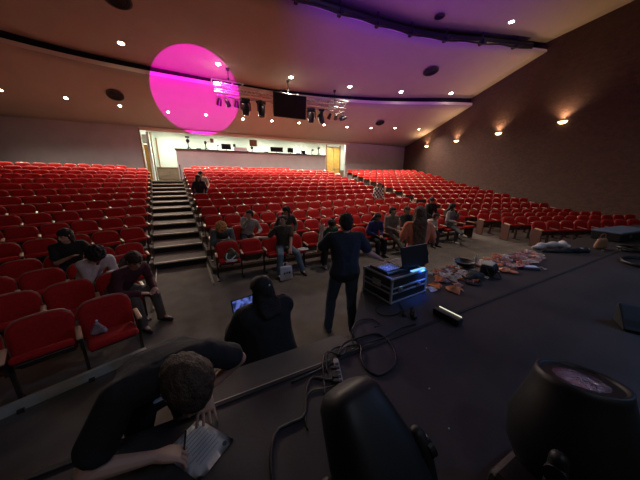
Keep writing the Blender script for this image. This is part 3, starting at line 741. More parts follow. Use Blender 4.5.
seated('centre', 8, 1, 'person with black hair in a cream top in the eighth row near the left aisle', dict(lean=6, head=(10, 8, 0)),
    top=(.62, .52, .44), bot=(.3, .25, .22), skin='tan', hairc=(.010, .008, .008), hair='shortcurly', sleeve='long', topname='top', vox=.016, dx=.2)
seated('left', 2, 1, 'person in a maroon jacket leaning out towards the aisle, second row of the left block', dict(lean=32, curl=16, head=(-20, 28, 0), handR=(.05, .42, .60), handL=(-.16, .44, .60), footR=(.08, .40, .09), footL=(-.22, .42, .09)),
    top=(.085, .020, .030), bot=(.11, .085, .07), skin='light', hairc=(.045, .022, .014), hair='shortcurly', sleeve='long', topname='jacket', vox=.011, drz=30)
seated('left', 3, 2, 'person with black curly hair in a pale grey hoodie, third row of the left block', dict(lean=32, curl=22, head=(-40, 40, 0), handR=(.02, .34, .86), handL=(-.05, .42, .70)),
    top=(.62, .58, .58), bot=BLACK, skin='brown', hairc=(.008, .006, .006), hair='curly', sleeve='long', topname='hoodie', vox=.012, drz=22)
seated('left', 4, 3, 'person with dark hair and a black printed t-shirt, fourth row of the left block', dict(lean=14, head=(-50, 10, 0), handR=(.02, .30, .84), handL=(-.25, .38, .85)),
    top=(.016, .015, .016), bot=BLACK, skin='light', hairc=(.012, .009, .008), hair='long', sleeve='short', topname='t_shirt', vox=.013, dx=.12)
def stripes():
    m = bpy.data.materials.new('striped_cloth'); m.use_nodes = True; nt = m.node_tree; b = nt.nodes['Principled BSDF']; b.inputs['Roughness'].default_value = .9
    tc = nt.nodes.new('ShaderNodeTexCoord'); c = nt.nodes.new('ShaderNodeTexChecker'); c.inputs['Scale'].default_value = 11
    c.inputs['Color1'].default_value = (.75, .74, .74, 1); c.inputs['Color2'].default_value = (.03, .03, .04, 1)
    nt.links.new(tc.outputs['Object'], c.inputs[0]); nt.links.new(c.outputs[0], b.inputs['Base Color']); return m
strp['shirt'].data.materials.clear(); strp['shirt'].data.materials.append(stripes())
def bent_extra(info):
    root = info['root']
    pts = []
    c = info['chest']+info['fw']*.128
    for k in range(5):
        b = NB(); u = info['X2']; v = info['s2']
        p0 = c+v*(.03-.022*k)-u*(.075-.01*(k % 2)); p1 = c+v*(.03-.022*k)+u*(.07-.012*k)
        hull(b, [(p0, .010), (p1, .009)], 1); obj('shirt_print', b, cmat('print_grey', (.55, .58, .6), .8), root)
BR = (-.335, 1.55, 0); BRZ = R(200); BS = 1.03
def bl_(x, y, z):      # world point to the bent man's own frame
    v = Matrix.Rotation(-BRZ, 3, 'Z') @ (Vector((x, y, z))-Vector(BR)); return tuple(v/BS)
def bd_(x, y, z): return tuple(Matrix.Rotation(-BRZ, 3, 'Z') @ Vector((x, y, z)))
bent = person('man in a black t-shirt bent over the stage edge writing on a sheet of paper', BR, BRZ,
    dict(pelvis=(0, 0, .93), lean=32, curl=34, twist=0, side=0, head=(14, 92, 0), fat=1.1, hs=1.16, loose=.02,
         handR=bl_(-.32, 1.15, .88), handL=bl_(-.085, 1.40, .93), poleR=bd_(-1, -.35, .15), poleL=bd_(.7, .2, 0), hdirR=bd_(.9, -.05, -.35), hdirL=bd_(-.03, -.75, -.65),
         hnrmR=bd_(.1, -.2, -1), hnrmL=bd_(0, .5, -1), hcurlR=1.2, hcurlL=.5,
         footR=(.16, -.40, .10), footL=(-.16, -.36, .10), kneeR=(.1, 1, 0), kneeL=(-.1, 1, 0)),
    skin='light', top=(.014, .014, .018), bot=(.010, .012, .018), hairc=(.050, .030, .020), hair='shortcurly', sleeve='short', vox=.008, bvox=.0045, topname='t_shirt', extra=bent_extra, scale=BS)
# ---------------------------------------------------------------- the bent man's paper and pen
def sheet(name, label, cat, c, w_, h_, rz, rot=None, m='paper', curl=.006, group=None, col=None):
    bm = NB(); n = 6; g = []
    for i in range(n+1):
        for j in range(n+1):
            x = (i/n-.5)*w_; y = (j/n-.5)*h_
            g.append(bm.verts.new((x, y, curl*math.sin(i*1.1+j*.7)+curl)))
    for i in range(n):
        for j in range(n): bm.faces.new([g[i*(n+1)+j], g[(i+1)*(n+1)+j], g[(i+1)*(n+1)+j+1], g[i*(n+1)+j+1]])
    r = bmesh.ops.solidify(bm, geom=bm.faces[:], thickness=.0012)
    o = obj(name, fixn(bm), col or M[m], None, c, rot or (0, 0, rz)); smooth(o); tag(o, label, cat, group); return o
pp = sheet('paper_sheet', 'white printed sheet the bent-over man is writing on', 'paper', (-.135, 1.165, .803), .216, .279, R(38), curl=.0004)
bm = NB()
for k in range(9): box(bm, (-.0+.012*(k % 2), .10-.022*k, .0062), (.16-.02*(k % 3), .0035, .0006))
obj('printed_lines', bm, cmat('print_ink', (.30, .31, .36)), pp)
bm = NB(); lathe(bm, [(.008, .006), (.0135, .006), (.0135, .0068), (.008, .0068)], 16, Matrix.Translation((.070, -.115, 0))); obj('round_mark', bm, cmat('mark_ink', (.02, .03, .06)), pp)
pn = obj('pen', cyl(NB(), (0, 0, 0), (.02, .03, .10), .0045, n=8), M['black'], None, (-.205, 1.17, .81)); tag(pn, 'dark pen in the bent-over man\'s writing hand', 'pen')
sheet('paper_sheet', 'sheet of paper held on the lap of the person in the black sweater', 'paper', (5.36, 5.02, .78), .29, .2, 0, rot=(R(8), 0, 0))

# ---------------------------------------------------------------- hanging truss
TY = 14.75; TX0, TX1, TZ = 1.45, 9.35, 6.86
tr = thing('lighting_truss', 'silver lighting truss hanging below the ceiling gap, carrying moving heads and a black panel', 'truss', (0, 0, 0))
h = .17
for yy in (-h, h):
    for zz in (-.30, 0):
        bm = NB(); cyl(bm, (TX0, TY+yy, TZ+zz), (TX1, TY+yy, TZ+zz), .032, n=8); obj('chord', bm, M['alu'], tr)
for yy in (-h, h):
    bm = NB(); n = 26
    for k in range(n):
        xa = TX0+(TX1-TX0)*k/n; xb = TX0+(TX1-TX0)*(k+1)/n
        cyl(bm, (xa, TY+yy, TZ-(.30 if k % 2 else 0)), (xb, TY+yy, TZ-(0 if k % 2 else .30)), .014, n=5)
    obj('lattice', bm, M['alu'], tr)
bm = NB()
for k in range(14):
    xa = TX0+(TX1-TX0)*k/13
    for zz in (0, -.30): cyl(bm, (xa, TY-h, TZ+zz), (xa, TY+h, TZ+zz), .014, n=5)
obj('cross_brace', bm, M['alu'], tr)
for x in (2.2, 5.45, 8.55):
    z1 = zceil(x, TY)
    bm = NB(); cyl(bm, (x, TY, TZ), (x, TY, z1-.02), .018, n=6); cyl(bm, (x, TY, z1-.10), (x, TY, z1+.0), .07, .09, n=12)
    for s_ in (-1, 1): cyl(bm, (x, TY, z1-.40), (x+.12*s_, TY+s_*h, TZ), .008, n=5)
    cyl(bm, (x, TY, TZ+.12), (x, TY, TZ+.34), .05, n=8); obj('hanger', bm, M['blackm'], tr)
for nm, xx, w_ in (('left', 2.1, 1.5), ('right', 8.75, 1.2)):
    bm = NB()
    for yy in (-.42, .42): box(bm, (xx, TY+yy, TZ+.06), (w_, .05, .06))
    for k in range(4): box(bm, (xx-w_/2+w_*k/3, TY, TZ+.06), (.05, .84, .06))
    obj('outrigger', bm, M['alu'], tr)
# lower pipe with cable
bm = NB(); cyl(bm, (TX0+.1, TY-.1, TZ-.52), (TX1-.1, TY-.1, TZ-.52), .03, n=8)
for k in range(9): cyl(bm, (TX0+.3+k*.9, TY-.1, TZ-.52), (TX0+.3+k*.9, TY-.1, TZ-.3), .015, n=5)
obj('lower_pipe', bm, M['alu'], tr)
bm = NB(); tube(bm, spline([(TX0+.3+k*.62, TY-.2, TZ-.5-.10*(k % 2)-.05*(k % 3)) for k in range(13)], 5), .014, 6); obj('cable_run', bm, M['cable'], tr)
# black panel
pt = thing('hanging_panel', 'large black rectangular panel hanging in front of the lighting truss', 'display panel', (5.38, TY-.42, 6.17), rot=(R(6), 0, 0))
obj('frame', box(NB(), (0, 0, 0), (1.98, .10, 1.24), bev=.02), M['black'], pt)
obj('screen', box(NB(), (0, -.055, 0), (1.88, .01, 1.14)), M['blackm'], pt)
bm = NB(); box(bm, (-.5, .10, .66), (.06, .3, .06)); box(bm, (.5, .10, .66), (.06, .3, .06)); obj('bracket', bm, M['steel'], pt)
def moving_head(label, loc, rot=(0, 0, 0), s=1.0, tilt_=0, pan=0, hang=False, group=None, lens='lens'):
    """base on the floor (or hung), yoke with two arms, tilting head with lens"""
    t = thing('moving_head_light', label, 'stage light', loc, group=group, rot=rot); t.scale = (s, s, s)
    bm = NB(); box(bm, (0, 0, .055), (.36, .28, .11), bev=.02, seg=2); obj('base', bm, M['black'], t)
    bm = NB(); box(bm, (0, 0, .13), (.40, .12, .06), bev=.02)
    yk = []
    for sx in (-1, 1):
        hull(bm, [((sx*.19, .04, .14), .03), ((sx*.19, -.04, .14), .03), ((sx*.20, .03, .42), .028), ((sx*.20, -.03, .42), .028)], 1)
    y = obj('yoke', bm, M['black'], t); y.rotation_euler = (0, 0, pan)
    bm = NB(); mx = Matrix.Translation((0, 0, .40)) @ Matrix.Rotation(tilt_, 4, 'X') @ Matrix.Diagonal((1, .92, 1, 1))
    lathe(bm, [(.05, -.235), (.10, -.23), (.132, -.19), (.155, -.08), (.160, .03), (.150, .13), (.138, .20), (.130, .235), (.112, .238), (.110, .222)], 28, mx)
    hd = smooth(obj('head', fixn(bm), M['black'], y))
    bm = NB(); lathe(bm, [(.109, .215), (.08, .228), (.04, .236), (.001, .238)], 28, mx); smooth(obj('lens', fixn(bm), M[lens], hd))
    bm = NB()
    for k in range(9): box(bm, tuple(mx @ Vector((-.05+.0125*k, -.150, -.12))), (.004, .02, .10), rot=(tilt_, 0, 0))
    obj('vent', bm, M['blackm'], hd)
    bm = NB()
    for q in ((-.11, -.11, .10), (-.12, -.11, 0), (-.12, -.11, -.12), (.11, -.11, .10), (.12, -.11, 0)): sph(bm, mx @ Vector(q), .008, sub=1)
    obj('screw', bm, M['blackm'], hd)
    return t, mx
HG = 'moving heads hanging from the truss'
hz = TZ-.56
for n, (x, zr, ti, lb) in enumerate([(2.95, 0, 165, 'black moving-head light hanging left of the black panel, farther from it'), (3.8, 40, 0, 'black moving-head light hanging directly left of the black panel'),
        (6.85, -20, 8, 'black moving-head light hanging directly right of the black panel'), (7.55, 70, -15, 'black moving-head light hanging second to the right of the black panel')]):
    moving_head(lb, (x, TY-.1, hz), (R(180), 0, R(zr)), 1.25, R(ti if n else 10), 0, group=HG)
def par(x, y, z, rx, rz, label):
    t = thing('par_light', label, 'stage light', (x, y, z), group='small spotlights on the truss', rot=(0, 0, rz))
    bm = NB(); mx = Matrix.Rotation(rx, 4, 'X'); lathe(bm, [(.06, .18), (.09, .12), (.12, -.10), (.13, -.16), (.115, -.155), (.10, -.1)], 14, mx); obj('can', fixn(bm), M['black'], t)
    bm = NB(); lathe(bm, [(.105, -.13), (.001, -.135)], 14, mx); obj('lens', fixn(bm), M['steel'], t)
    bm = NB(); tube(bm, [(-.14, 0, 0), (-.14, 0, .2), (0, 0, .26), (.14, 0, .2), (.14, 0, 0)], .012, 5); cyl(bm, (0, 0, .24), (0, 0, .34), .02, n=6); obj('clamp', bm, M['steel'], t)
for n, (x, rx, rz) in enumerate([(1.65, 30, 20), (2.05, 50, -30), (2.5, 20, 10), (8.15, 40, 10), (8.6, 60, -20), (9.0, 35, 30), (9.25, 70, 60)]):
    par(x, TY-.1, TZ-.86, R(rx), R(rz), 'small black spotlight on the '+('left' if n < 3 else 'right')+' end of the truss, '+(ordinal(n+1)+' from its left tip' if n < 3 else ordinal(7-n)+' from its right tip'))
# lighting pipe in the front ceiling gap
t = thing('lighting_pipe', 'long black lighting pipe running along the front ceiling gap', 'lighting pipe')
pl = [(x, sm(EB, x)-.12, 8.62) for x in [-4+k*.9 for k in range(23)] if x < 16.2]
obj('pipe', tube(NB(), pl, .11, 8), M['black'], t)
obj('cable_run', tube(NB(), spline([(p[0], p[1]-.05, p[2]-.14-.05*(k % 2)) for k, p in enumerate(pl)], 3), .035, 6), M['cable'], t)
for k in range(1, len(pl)-1, 2):
    bm = NB(); cyl(bm, pl[k], (pl[k][0], pl[k][1], 8.98), .03, n=6); box(bm, (pl[k][0], pl[k][1], pl[k][2]-.1), (.12, .3, .2)); obj('clamp', bm, M['blackm'], t)

# ---------------------------------------------------------------- stage lights near the camera
def fg_head(label, A, B, rt, rb, lens_end, sd, name='moving_head_light'):
    """large light: head axis from B (bottom) to A (top), yoke and base standing on the stage"""
    A = Vector(A); B = Vector(B); ax = (A-B).normalized(); L = (A-B).length
    base = Vector((B.x, B.y, .8)); t = thing(name, label, 'stage light', base)
    bl = B-base
    q = ax.to_track_quat('Z', 'Y').to_matrix().to_4x4(); mx = Matrix.Translation(bl) @ q
    bm = NB()
    if lens_end: prof = [(rb*.5, -.03), (rb*.85, 0), (rb, L*.18), (rb*1.0, L*.45), (rt*1.16, L*.78), (rt*1.03, L*.94), (rt, L), (rt*.93, L*1.005), (rt*.86, L*.985), (rt*.84, L*.95)]
    else: prof = [(rb*.6, -.04), (rb*.95, 0), (rb, L*.2), (rb*.98, L*.5), (rt*1.12, L*.75), (rt*1.0, L*.90), (rt*.80, L*.975), (rt*.45, L*1.0)]
    lathe(bm, prof, 40, mx @ Matrix.Diagonal((1, .85 if not lens_end else .92, 1, 1)), sq=2.0 if lens_end else 3.2); hd = smooth(obj('head', fixn(bm), M['fgblack'], t))
    if lens_end:
        bm = NB(); lathe(bm, [(rt*.85, L*.95), (rt*.6, L*.975), (rt*.3, L*.985), (.001, L*.99)], 36, mx @ Matrix.Diagonal((1, .92, 1, 1))); ln = smooth(obj('lens', fixn(bm), M['lensglass'], hd))
        bm = NB(); lathe(bm, [(rt*.70, L*.93), (rt*.86, L*.955), (rt*.87, L*.975)], 36, mx @ Matrix.Diagonal((1, .92, 1, 1))); obj('lens_ring', bm, M['black'], hd)
    else:
        bm = NB()
        for k in range(15):
            a = -1.2+.12*k
            p0 = mx @ Vector((rb*.99*math.sin(a), -rb*.99*.85*math.cos(a), L*.03)); p1 = mx @ Vector((rb*1.0*math.sin(a), -rb*.85*math.cos(a), L*.34))
            cyl(bm, p0, p1, .0045, n=5)
        obj('vent_rib', bm, M['blackm'], hd)
        bm = NB()
        for zz in (.30, .52, .74, .86): sph(bm, mx @ Vector((-rb*(1.0 if zz < .6 else .93), -.01, L*zz)), .010, sub=1)
        obj('screw', bm, M['blackm'], hd)
    bm = NB(); side = Vector(sd); side = (side-ax*side.dot(ax)).normalized()
    for s_ in (1, -1):
        p1 = bl+ax*L*.32+side*s_*(rb+.028); p0 = Vector((0, 0, .14))+side*s_*(rb+.02)
        hull(bm, [(p0, .035), (p1, .030), (p1+ax*.05, .028)], 2)
    hull(bm, [(Vector((0, 0, .13))+side*(rb+.02), .03), (Vector((0, 0, .13))-side*(rb+.02), .03)], 2)
    y = smooth(obj('yoke', bm, M['fgblack'], t))
    for s_ in (1, -1): obj('tilt_knob', cyl(NB(), bl+ax*L*.32+side*s_*(rb+.04), bl+ax*L*.32+side*s_*(rb+.06), .034, n=20), M['fgblack'], t)
    obj('base', box(NB(), (0, 0, .06), (.42, .36, .12), bev=.03, seg=2), M['black'], t)
    return t
M['fgblack'] = mat('light_housing', (.007, .008, .010), .5, spec=.4, bump=.03, bscale=60)
M['lensglass'] = mat('fresnel_glass', (.40, .33, .45), .04, metal=1, bump=1.0, bscale=85)
fg_head('large black moving-head light at the bottom centre seen from behind with its vents', (.425, .63, 1.44), (.475, .35, 1.10), .112, .150, False, (.9, -.35, 0))
fg_head('large black moving-head light at the bottom right with its lens facing up', (1.31, .24, 1.42), (1.25, .19, 1.02), .140, .212, True, (.98, .15, 0))
# the fixture that throws the magenta circle, and the one that washes the ceiling purple, behind the camera
def beam(label, loc, tgt, e, col, ang, blend, lens):
    t, mx = moving_head(label, loc, (0, 0, math.atan2(-(tgt[0]-loc[0]), tgt[1]-loc[1])), 1.0, 0)
    L0 = Vector(loc)+Vector((0, 0, .70)); l = bpy.data.lights.new('beam_lamp', 'SPOT'); l.energy = e; l.color = col; l.spot_size = R(ang); l.spot_blend = blend; l.shadow_soft_size = .012
    o = bpy.data.objects.new('beam_lamp', l); COL.objects.link(o); o.parent = t
    d = (Vector(tgt)-L0); q = d.to_track_quat('-Z', 'Y').to_euler(); o.location = (0, 0, .70); o.rotation_euler = (q.x, q.y, q.z-t.rotation_euler.z)
beam('moving-head light behind the camera throwing the magenta circle', (.25, -.75, .8), (.75, 16.3, 6.72), E_MAGENTA, (1, .0, .74), 14.1, .03, 'glint')
beam('moving-head light behind the camera washing the ceiling purple', (1.6, -1.3, .8), (9.6, 9.4, 8.9), E_PURPLE, (.28, .05, 1), 50, 1.0, 'glint')
t = thing('cable_connector', 'black connector box with two small metal plugs at the lower right edge', 'connector box', (1.66, .10, .8))
obj('body', box(NB(), (0, 0, .14), (.22, .30, .28), bev=.03, seg=2), M['fgblack'], t)
for x, y in ((-.06, .05), (-.02, -.05)): obj('plug', cyl(NB(), (x, y, .28), (x, y, .31), .013, n=10), M['steel'], t)

# ---------------------------------------------------------------- flight case with laptop
cx, cy, crz = 2.13, 2.10, R(4)
t = thing('flight_case', 'black flight case with aluminium edges standing at the front of the stage', 'flight case', (cx, cy, .796), crz)
cw, cd, chh = .60, .46, .30
obj('body', box(NB(), (0, 0, chh/2+.012), (cw, cd, chh), bev=.006), M['black'], t)
bm = NB()
for z in (.02, .13, .19, chh+.01):
    for sy in (-1, 1): box(bm, (0, sy*cd/2, z), (cw+.012, .016, .018))
    for sx in (-1, 1): box(bm, (sx*cw/2, 0, z), (.016, cd+.012, .018))
for sx in (-1, 1):
    for sy in (-1, 1): box(bm, (sx*cw/2, sy*cd/2, chh/2+.012), (.022, .022, chh))
obj('edge_trim', bm, cmat('case_trim', (.30, .30, .31), .4), t)
bm = NB()
for sx in (-1, 1):
    for sy in (-1, 1):
        for z in (.02, chh): sph(bm, (sx*cw/2, sy*cd/2, z), .022, sub=2)
obj('ball_corner', bm, M['steel'], t)
for sx in (-.16, .16):
    bm = NB(); box(bm, (sx, -cd/2-.008, .16), (.075, .012, .08), bev=.004); box(bm, (sx, -cd/2-.016, .16), (.03, .01, .03)); obj('butterfly_latch', bm, M['steel'], t)
bm = NB(); box(bm, (-cw/2-.008, 0, .2), (.012, .14, .08), bev=.004); tube(bm, [(-cw/2-.015, -.05, .2), (-cw/2-.03, -.03, .19), (-cw/2-.03, .03, .19), (-cw/2-.015, .05, .2)], .007, 6); obj('handle', bm, M['steel'], t)
M['ledblue'] = emis('blue_led', (.16, .45, 1), 1.6)
obj('blue_strip', box(NB(), (.17, -cd/2+.03, chh+.026), (.24, .035, .008)), M['ledblue'], t)
lamp('blue_lamp', 'SPOT', 6, (.04, .16, 1), t, (.22, -cd/2-.03, .34), rot=(R(32), R(14), 0), size=.03, spot=125, blend=1)
lamp('blue_top_lamp', 'POINT', .55, (.10, .22, 1), t, (-.18, -.05, .42), size=.03)
t2 = thing('lighting_console', 'dark lighting console with rows of keys lying on the flight case', 'console', (cx-.10, cy+.01, .796+chh+.016), crz)
obj('body', box(NB(), (0, 0, .02), (.36, .30, .035), rot=(R(3), 0, 0), bev=.008), M['black'], t2)
bm = NB()
for i in range(9):
    for j in range(5): box(bm, (-.15+.036*i, -.11+.035*j, .042), (.022, .02, .008))
obj('key', bm, cmat('pale_keys', (.42, .42, .48)), t2)['kind'] = 'stuff'
t3 = thing('laptop', 'open black laptop standing on the flight case with its lid tilted back', 'laptop', (cx+.15, cy+.0, .796+chh+.045), R(-2))
obj('base', box(NB(), (0, -.0, .012), (.36, .24, .02), bev=.005), M['black'], t3)
bm = NB(); box(bm, (0, .0, .0), (.46, .016, .26), bev=.006); obj('lid', bm, M['black'], t3, (.06, -.10, .13), (R(-14), 0, R(3)))
obj('lid_edge', box(NB(), (.02, -.002, .125), (.42, .012, .008)), cmat('pale_edge', (.55, .42, .38)), t3.children[-1])
# laptop of the person in the cap
t = thing('laptop', 'open laptop with glowing blue screen, on the lap of the person in the black cap', 'laptop', (.385, 2.48, .70), R(12))
obj('base', box(NB(), (0, -.10, 0), (.33, .23, .018), bev=.004), M['black'], t)
sc = obj('screen_lid', box(NB(), (0, 0, .115), (.33, .012, .23), bev=.004), M['black'], t, (0, .02, 0), (R(-14), 0, 0))
def screenmat():
    m = bpy.data.materials.new('screen_glow'); m.use_nodes = True; nt = m.node_tree; nt.nodes.clear()
    tc = nt.nodes.new('ShaderNodeTexCoord'); n = nt.nodes.new('ShaderNodeTexNoise'); n.inputs['Scale'].default_value = 18
    r = nt.nodes.new('ShaderNodeValToRGB'); e = nt.nodes.new('ShaderNodeEmission'); o = nt.nodes.new('ShaderNodeOutputMaterial')
    r.color_ramp.elements[0].position = .42; r.color_ramp.elements[1].position = .62
    r.color_ramp.elements[0].color = (.02, .03, .12, 1); r.color_ramp.elements[1].color = (.20, .28, .95, 1); e.inputs[1].default_value = .55
    nt.links.new(tc.outputs['Object'], n.inputs[0]); nt.links.new(n.outputs[0], r.inputs[0]); nt.links.new(r.outputs[0], e.inputs[0]); nt.links.new(e.outputs[0], o.inputs[0]); return m
obj('screen', box(NB(), (0, -.0075, .118), (.305, .003, .20)), screenmat(), sc)
st = tag(obj('stage_step', box(NB(), (.55, 1.93, .175), (.7, .44, .348), bev=.01), M['apron']), 'low carpeted step at the stage front that the person in the cap sits on', 'step')

# ---------------------------------------------------------------- cables and small gear on the stage
def cable(label, pts, r=.007, name='power_cable', z=.808, group='black cables on the stage floor'):
    o = obj(name, tube(NB(), spline([(x, y, z+(dz[0] if dz else 0)) for x, y, *dz in pts], 8), r, 7), M['cable']); smooth(o); tag(o, label, 'cable', group); return o
cable('black cable curving from the power strip down to the bottom left of the big light', [(.80, 1.22), (.70, 1.23), (.60, 1.30), (.52, 1.22), (.44, 1.07), (.34, 1.06), (.26, 1.05), (.20, .95), (.17, .82), (.13, .62), (.06, .4)], .010)
cable('black cable looping in a wide circle right of the power strip', [(.84, 1.37), (1.0, 1.50, .01), (1.20, 1.52), (1.36, 1.48), (1.36, 1.30), (1.24, 1.14), (1.06, 1.10), (1.0, 1.18), (1.03, 1.30, .012), (1.1, 1.41, .02), (.98, 1.46, .01), (.88, 1.40)], .009)
cable('thin black cable running along the stage edge seam towards the flight case', [(.45, 1.33), (.80, 1.36), (1.10, 1.42, .01), (1.35, 1.42), (1.6, 1.46), (1.8, 1.44)], .008)
cable('black cable with a tight loop in front of the flight case', [(1.05, 1.42, .01), (1.15, 1.62), (1.32, 1.74), (1.46, 1.70), (1.47, 1.60), (1.40, 1.58)], .006)
cable('black cable from the flight case curling over the dark stage extension', [(1.95, 1.82), (1.88, 1.70), (1.74, 1.66), (1.62, 1.70), (1.60, 1.80), (1.72, 1.88), (1.84, 1.86)], .006)
cable('black cable tangled around the top of the power strip', [(.72, 1.30), (.80, 1.44, .01), (.92, 1.50), (.98, 1.44, .015), (.90, 1.38, .02), (.82, 1.48, .01), (.74, 1.40), (.68, 1.28), (.62, 1.14)], .008)
cable('black cable plugged into the left side of the power strip', [(.78, 1.16), (.66, 1.18), (.54, 1.20), (.46, 1.12), (.42, .98)], .006)
t = thing('power_strip', 'pale power strip with plugs lying by the stage edge seam', 'power strip', (.785, 1.245, .80), R(-22))
obj('body', box(NB(), (0, 0, .018), (.040, .27, .034), bev=.006), cmat('strip_body', (.40, .36, .33)), t)
bm = NB()
for k in range(5): box(bm, (0, -.09+.04*k, .037), (.026, .024, .004))
obj('socket', bm, M['black'], t)
for k in (0, 1, 3): obj('plug', box(NB(), (-.03, -.09+.04*k, .04), (.045, .026, .024), bev=.004), M['black'], t)
t = thing('led_batten', 'black LED batten with one glowing white strip lying on the stage edge seam', 'light bar', (2.15, 1.36, .801), R(-88))
obj('housing', box(NB(), (0, 0, .037), (.28, .085, .07), bev=.012, seg=2), M['black'], t)
obj('light_strip', box(NB(), (0, .038, .076), (.24, .010, .009), rot=(R(-30), 0, 0)), emis('batten_glow', (1, .98, .74), 1.0), t)
for n, (x, y, s_, lb) in enumerate([(1.86, 1.52, .05, 'small black cube-shaped block left of the glowing batten'), (1.93, 1.60, .04, 'smaller black block beside the flight case cable'), (1.80, 1.60, .035, 'tiny black block nearest to the flight case')]):
    bm = NB(); hull(bm, [((0, 0, .02), s_*.6), ((s_, .02, .02), s_*.35), ((.01, s_, .03), s_*.4), ((s_*.6, s_*.5, .05), s_*.3)], 1)
    tag(obj('connector_block', bm, M['black'], None, (x, y, .80)), lb, 'connector', 'black blocks on the stage extension')
bl = [(.92, .60), (1.12, .42)]
for n, (x, y) in enumerate([(.98, .96), (1.28, .86), (1.60, 1.15), (1.15, .62)]):
    tag(obj('paper_crumb', sph(NB(), (0, 0, .003), .005, sub=1), M['paper'], None, (x, y, .80)), 'tiny pale crumb on the black stage floor, '+ordinal(n+1)+' from the left' if n != 3 else 'tiny pale crumb on the black stage floor beside the big light', 'crumb', 'crumbs on the stage floor')

# ---------------------------------------------------------------- craft scraps along the stage extension
rs = random.Random(11)
SC_COL = [('orange', (.85, .26, .10)), ('pale orange', (.85, .42, .25)), ('pink', (.68, .36, .36)), ('mauve', (.42, .24, .28)), ('cream', (.75, .66, .56)), ('brown', (.30, .13, .08)), ('white', (.80, .76, .76))]
cnt = {}
def scrap(x, y, s_, ci, z):
    cn, col = SC_COL[ci]; cnt[cn] = cnt.get(cn, 0)+1
    bm = NB(); n = rs.randint(7, 11); ctr = bm.verts.new((0, 0, .012+rs.random()*.02)); ring = []; ring2 = []
    for k in range(n):
        a = 6.283*k/n; r_ = s_*rs.uniform(.45, 1.25); ring.append(bm.verts.new((r_*math.cos(a), r_*.8*math.sin(a), rs.uniform(.001, .035)*s_/.1)))
        ring2.append(bm.verts.new((r_*.55*math.cos(a+.2), r_*.45*math.sin(a+.2), rs.uniform(.012, .05)*s_/.1)))
    for k in range(n):
        bm.faces.new([ring[k], ring[(k+1) % n], ring2[(k+1) % n], ring2[k]]); bm.faces.new([ring2[k], ring2[(k+1) % n], ctr])
    bmesh.ops.solidify(bm, geom=bm.faces[:], thickness=-.004)
    o = obj('craft_scrap', fixn(bm), cmat('scrap_'+cn.replace(' ', '_'), col, .8, var=.25, scale=12), None, (x, y, z), (0, 0, rs.random()*6.28))
    return o, cn
lay = []
lay.append((2.72, 1.92, .11, 0)); lay.append((2.85, 1.74, .15, 1)); lay.append((2.58, 1.88, .09, 6)); lay.append((2.95, 2.04, .11, 2))
for k in range(165):
    x = rs.uniform(2.9, 5.65); c_ = 2.02+.0*(x-3); hw = .27 if x < 5.2 else .27*(5.85-x)/.65
    y = c_+rs.uniform(-hw, hw)+.05
    if y > 2.27: y = 2.25
    lay.append((x, y, rs.uniform(.055, .12), rs.choices(range(7), [22, 14, 16, 12, 12, 10, 12] if x < 5.1 else [4, 4, 30, 30, 12, 6, 14])[0]))
lay.sort(key=lambda q: q[0])
tot = {}
made = []
for x, y, s_, ci in lay:
    o, cn = scrap(x, y, s_, ci, .798+rs.random()*.012); tot[cn] = tot.get(cn, 0)+1; made.append((o, cn, tot[cn]))
def card(n):
    T = {2: 'twent', 3: 'thirt', 4: 'fort', 5: 'fift', 6: 'sixt'}
    return ordinal(n) if n <= 20 else T[n//10]+('ieth' if n % 10 == 0 else 'y-'+ordinal(n % 10))
for o, cn, k in made:
    tag(o, f'{cn} craft scrap in the long pile, {card(k)} {cn} one from the flight case', 'craft scrap', 'craft scraps piled along the stage front')
# bowl, bags, boxes in the pile
t = thing('bowl', 'black round bowl with a pale rim among the scraps', 'bowl', (3.80, 2.36-.10, .80))
bm = NB(); lathe(bm, [(.05, .0), (.10, .02), (.15, .08), (.155, .085), (.145, .08), (.095, .03), (.01, .015)], 24); obj('bowl_body', fixn(bm), M['black'], t)
bm = NB(); lathe(bm, [(.145, .082), (.157, .082), (.157, .09), (.145, .09)], 24, cap=False); obj('rim', fixn(bm), M['steel'], t)
t = thing('camera_bag', 'black camera bag with a pale top standing in the scrap pile', 'bag', (3.76, 1.86, .80), R(15))
obj('bag_body', box(NB(), (0, 0, .085), (.26, .17, .17), bev=.035, seg=3), M['blackm'], t)
obj('flap', box(NB(), (0, .01, .175), (.22, .14, .02), bev=.008), cmat('pale_flap', (.45, .42, .36)), t)
bm = NB()
for sx in (-.09, 0, .09): box(bm, (sx, -.088, .08), (.05, .02, .10), bev=.006)
obj('pocket', bm, M['black'], t)
bm = NB(); tube(bm, spline([(-.13, 0, .14), (-.17, -.06, .06), (-.10, -.16, .01), (.05, -.15, .01), (.13, 0, .12)], 5), .008, 6); obj('strap', bm, M['blackm'], t)
t = thing('cloth_bag', 'dark slouching cloth bag lying between the orange scrap and the camera bag', 'bag', (3.36, 1.86, .80), R(-20))
b = NB(); hull(b, [((0, 0, .05), .06), ((.16, .02, .04), .05), ((.08, .1, .06), .05), ((-.10, -.03, .03), .03)]); voxel(b, 'bag_body', .012, cmat('dark_cloth', (.03, .032, .035)), t, 2, disp=(.008, 40))
bm = NB(); tube(bm, spline([(-.10, -.03, .03), (-.16, -.12, .01), (-.08, -.20, .01), (.02, -.16, .01), (.1, -.04, .02)], 6), .012, 6); obj('strap', bm, M['blackm'], t)
t = thing('glue_bottle', 'upright pale bottle standing among the scraps beside the bowl', 'bottle', (4.02, 2.20, .80))
bm = NB(); lathe(bm, [(.026, 0), (.028, .02), (.028, .12), (.014, .15)], 14); smooth(obj('bottle_body', fixn(bm), cmat('pale_bottle', (.42, .40, .34)), t))
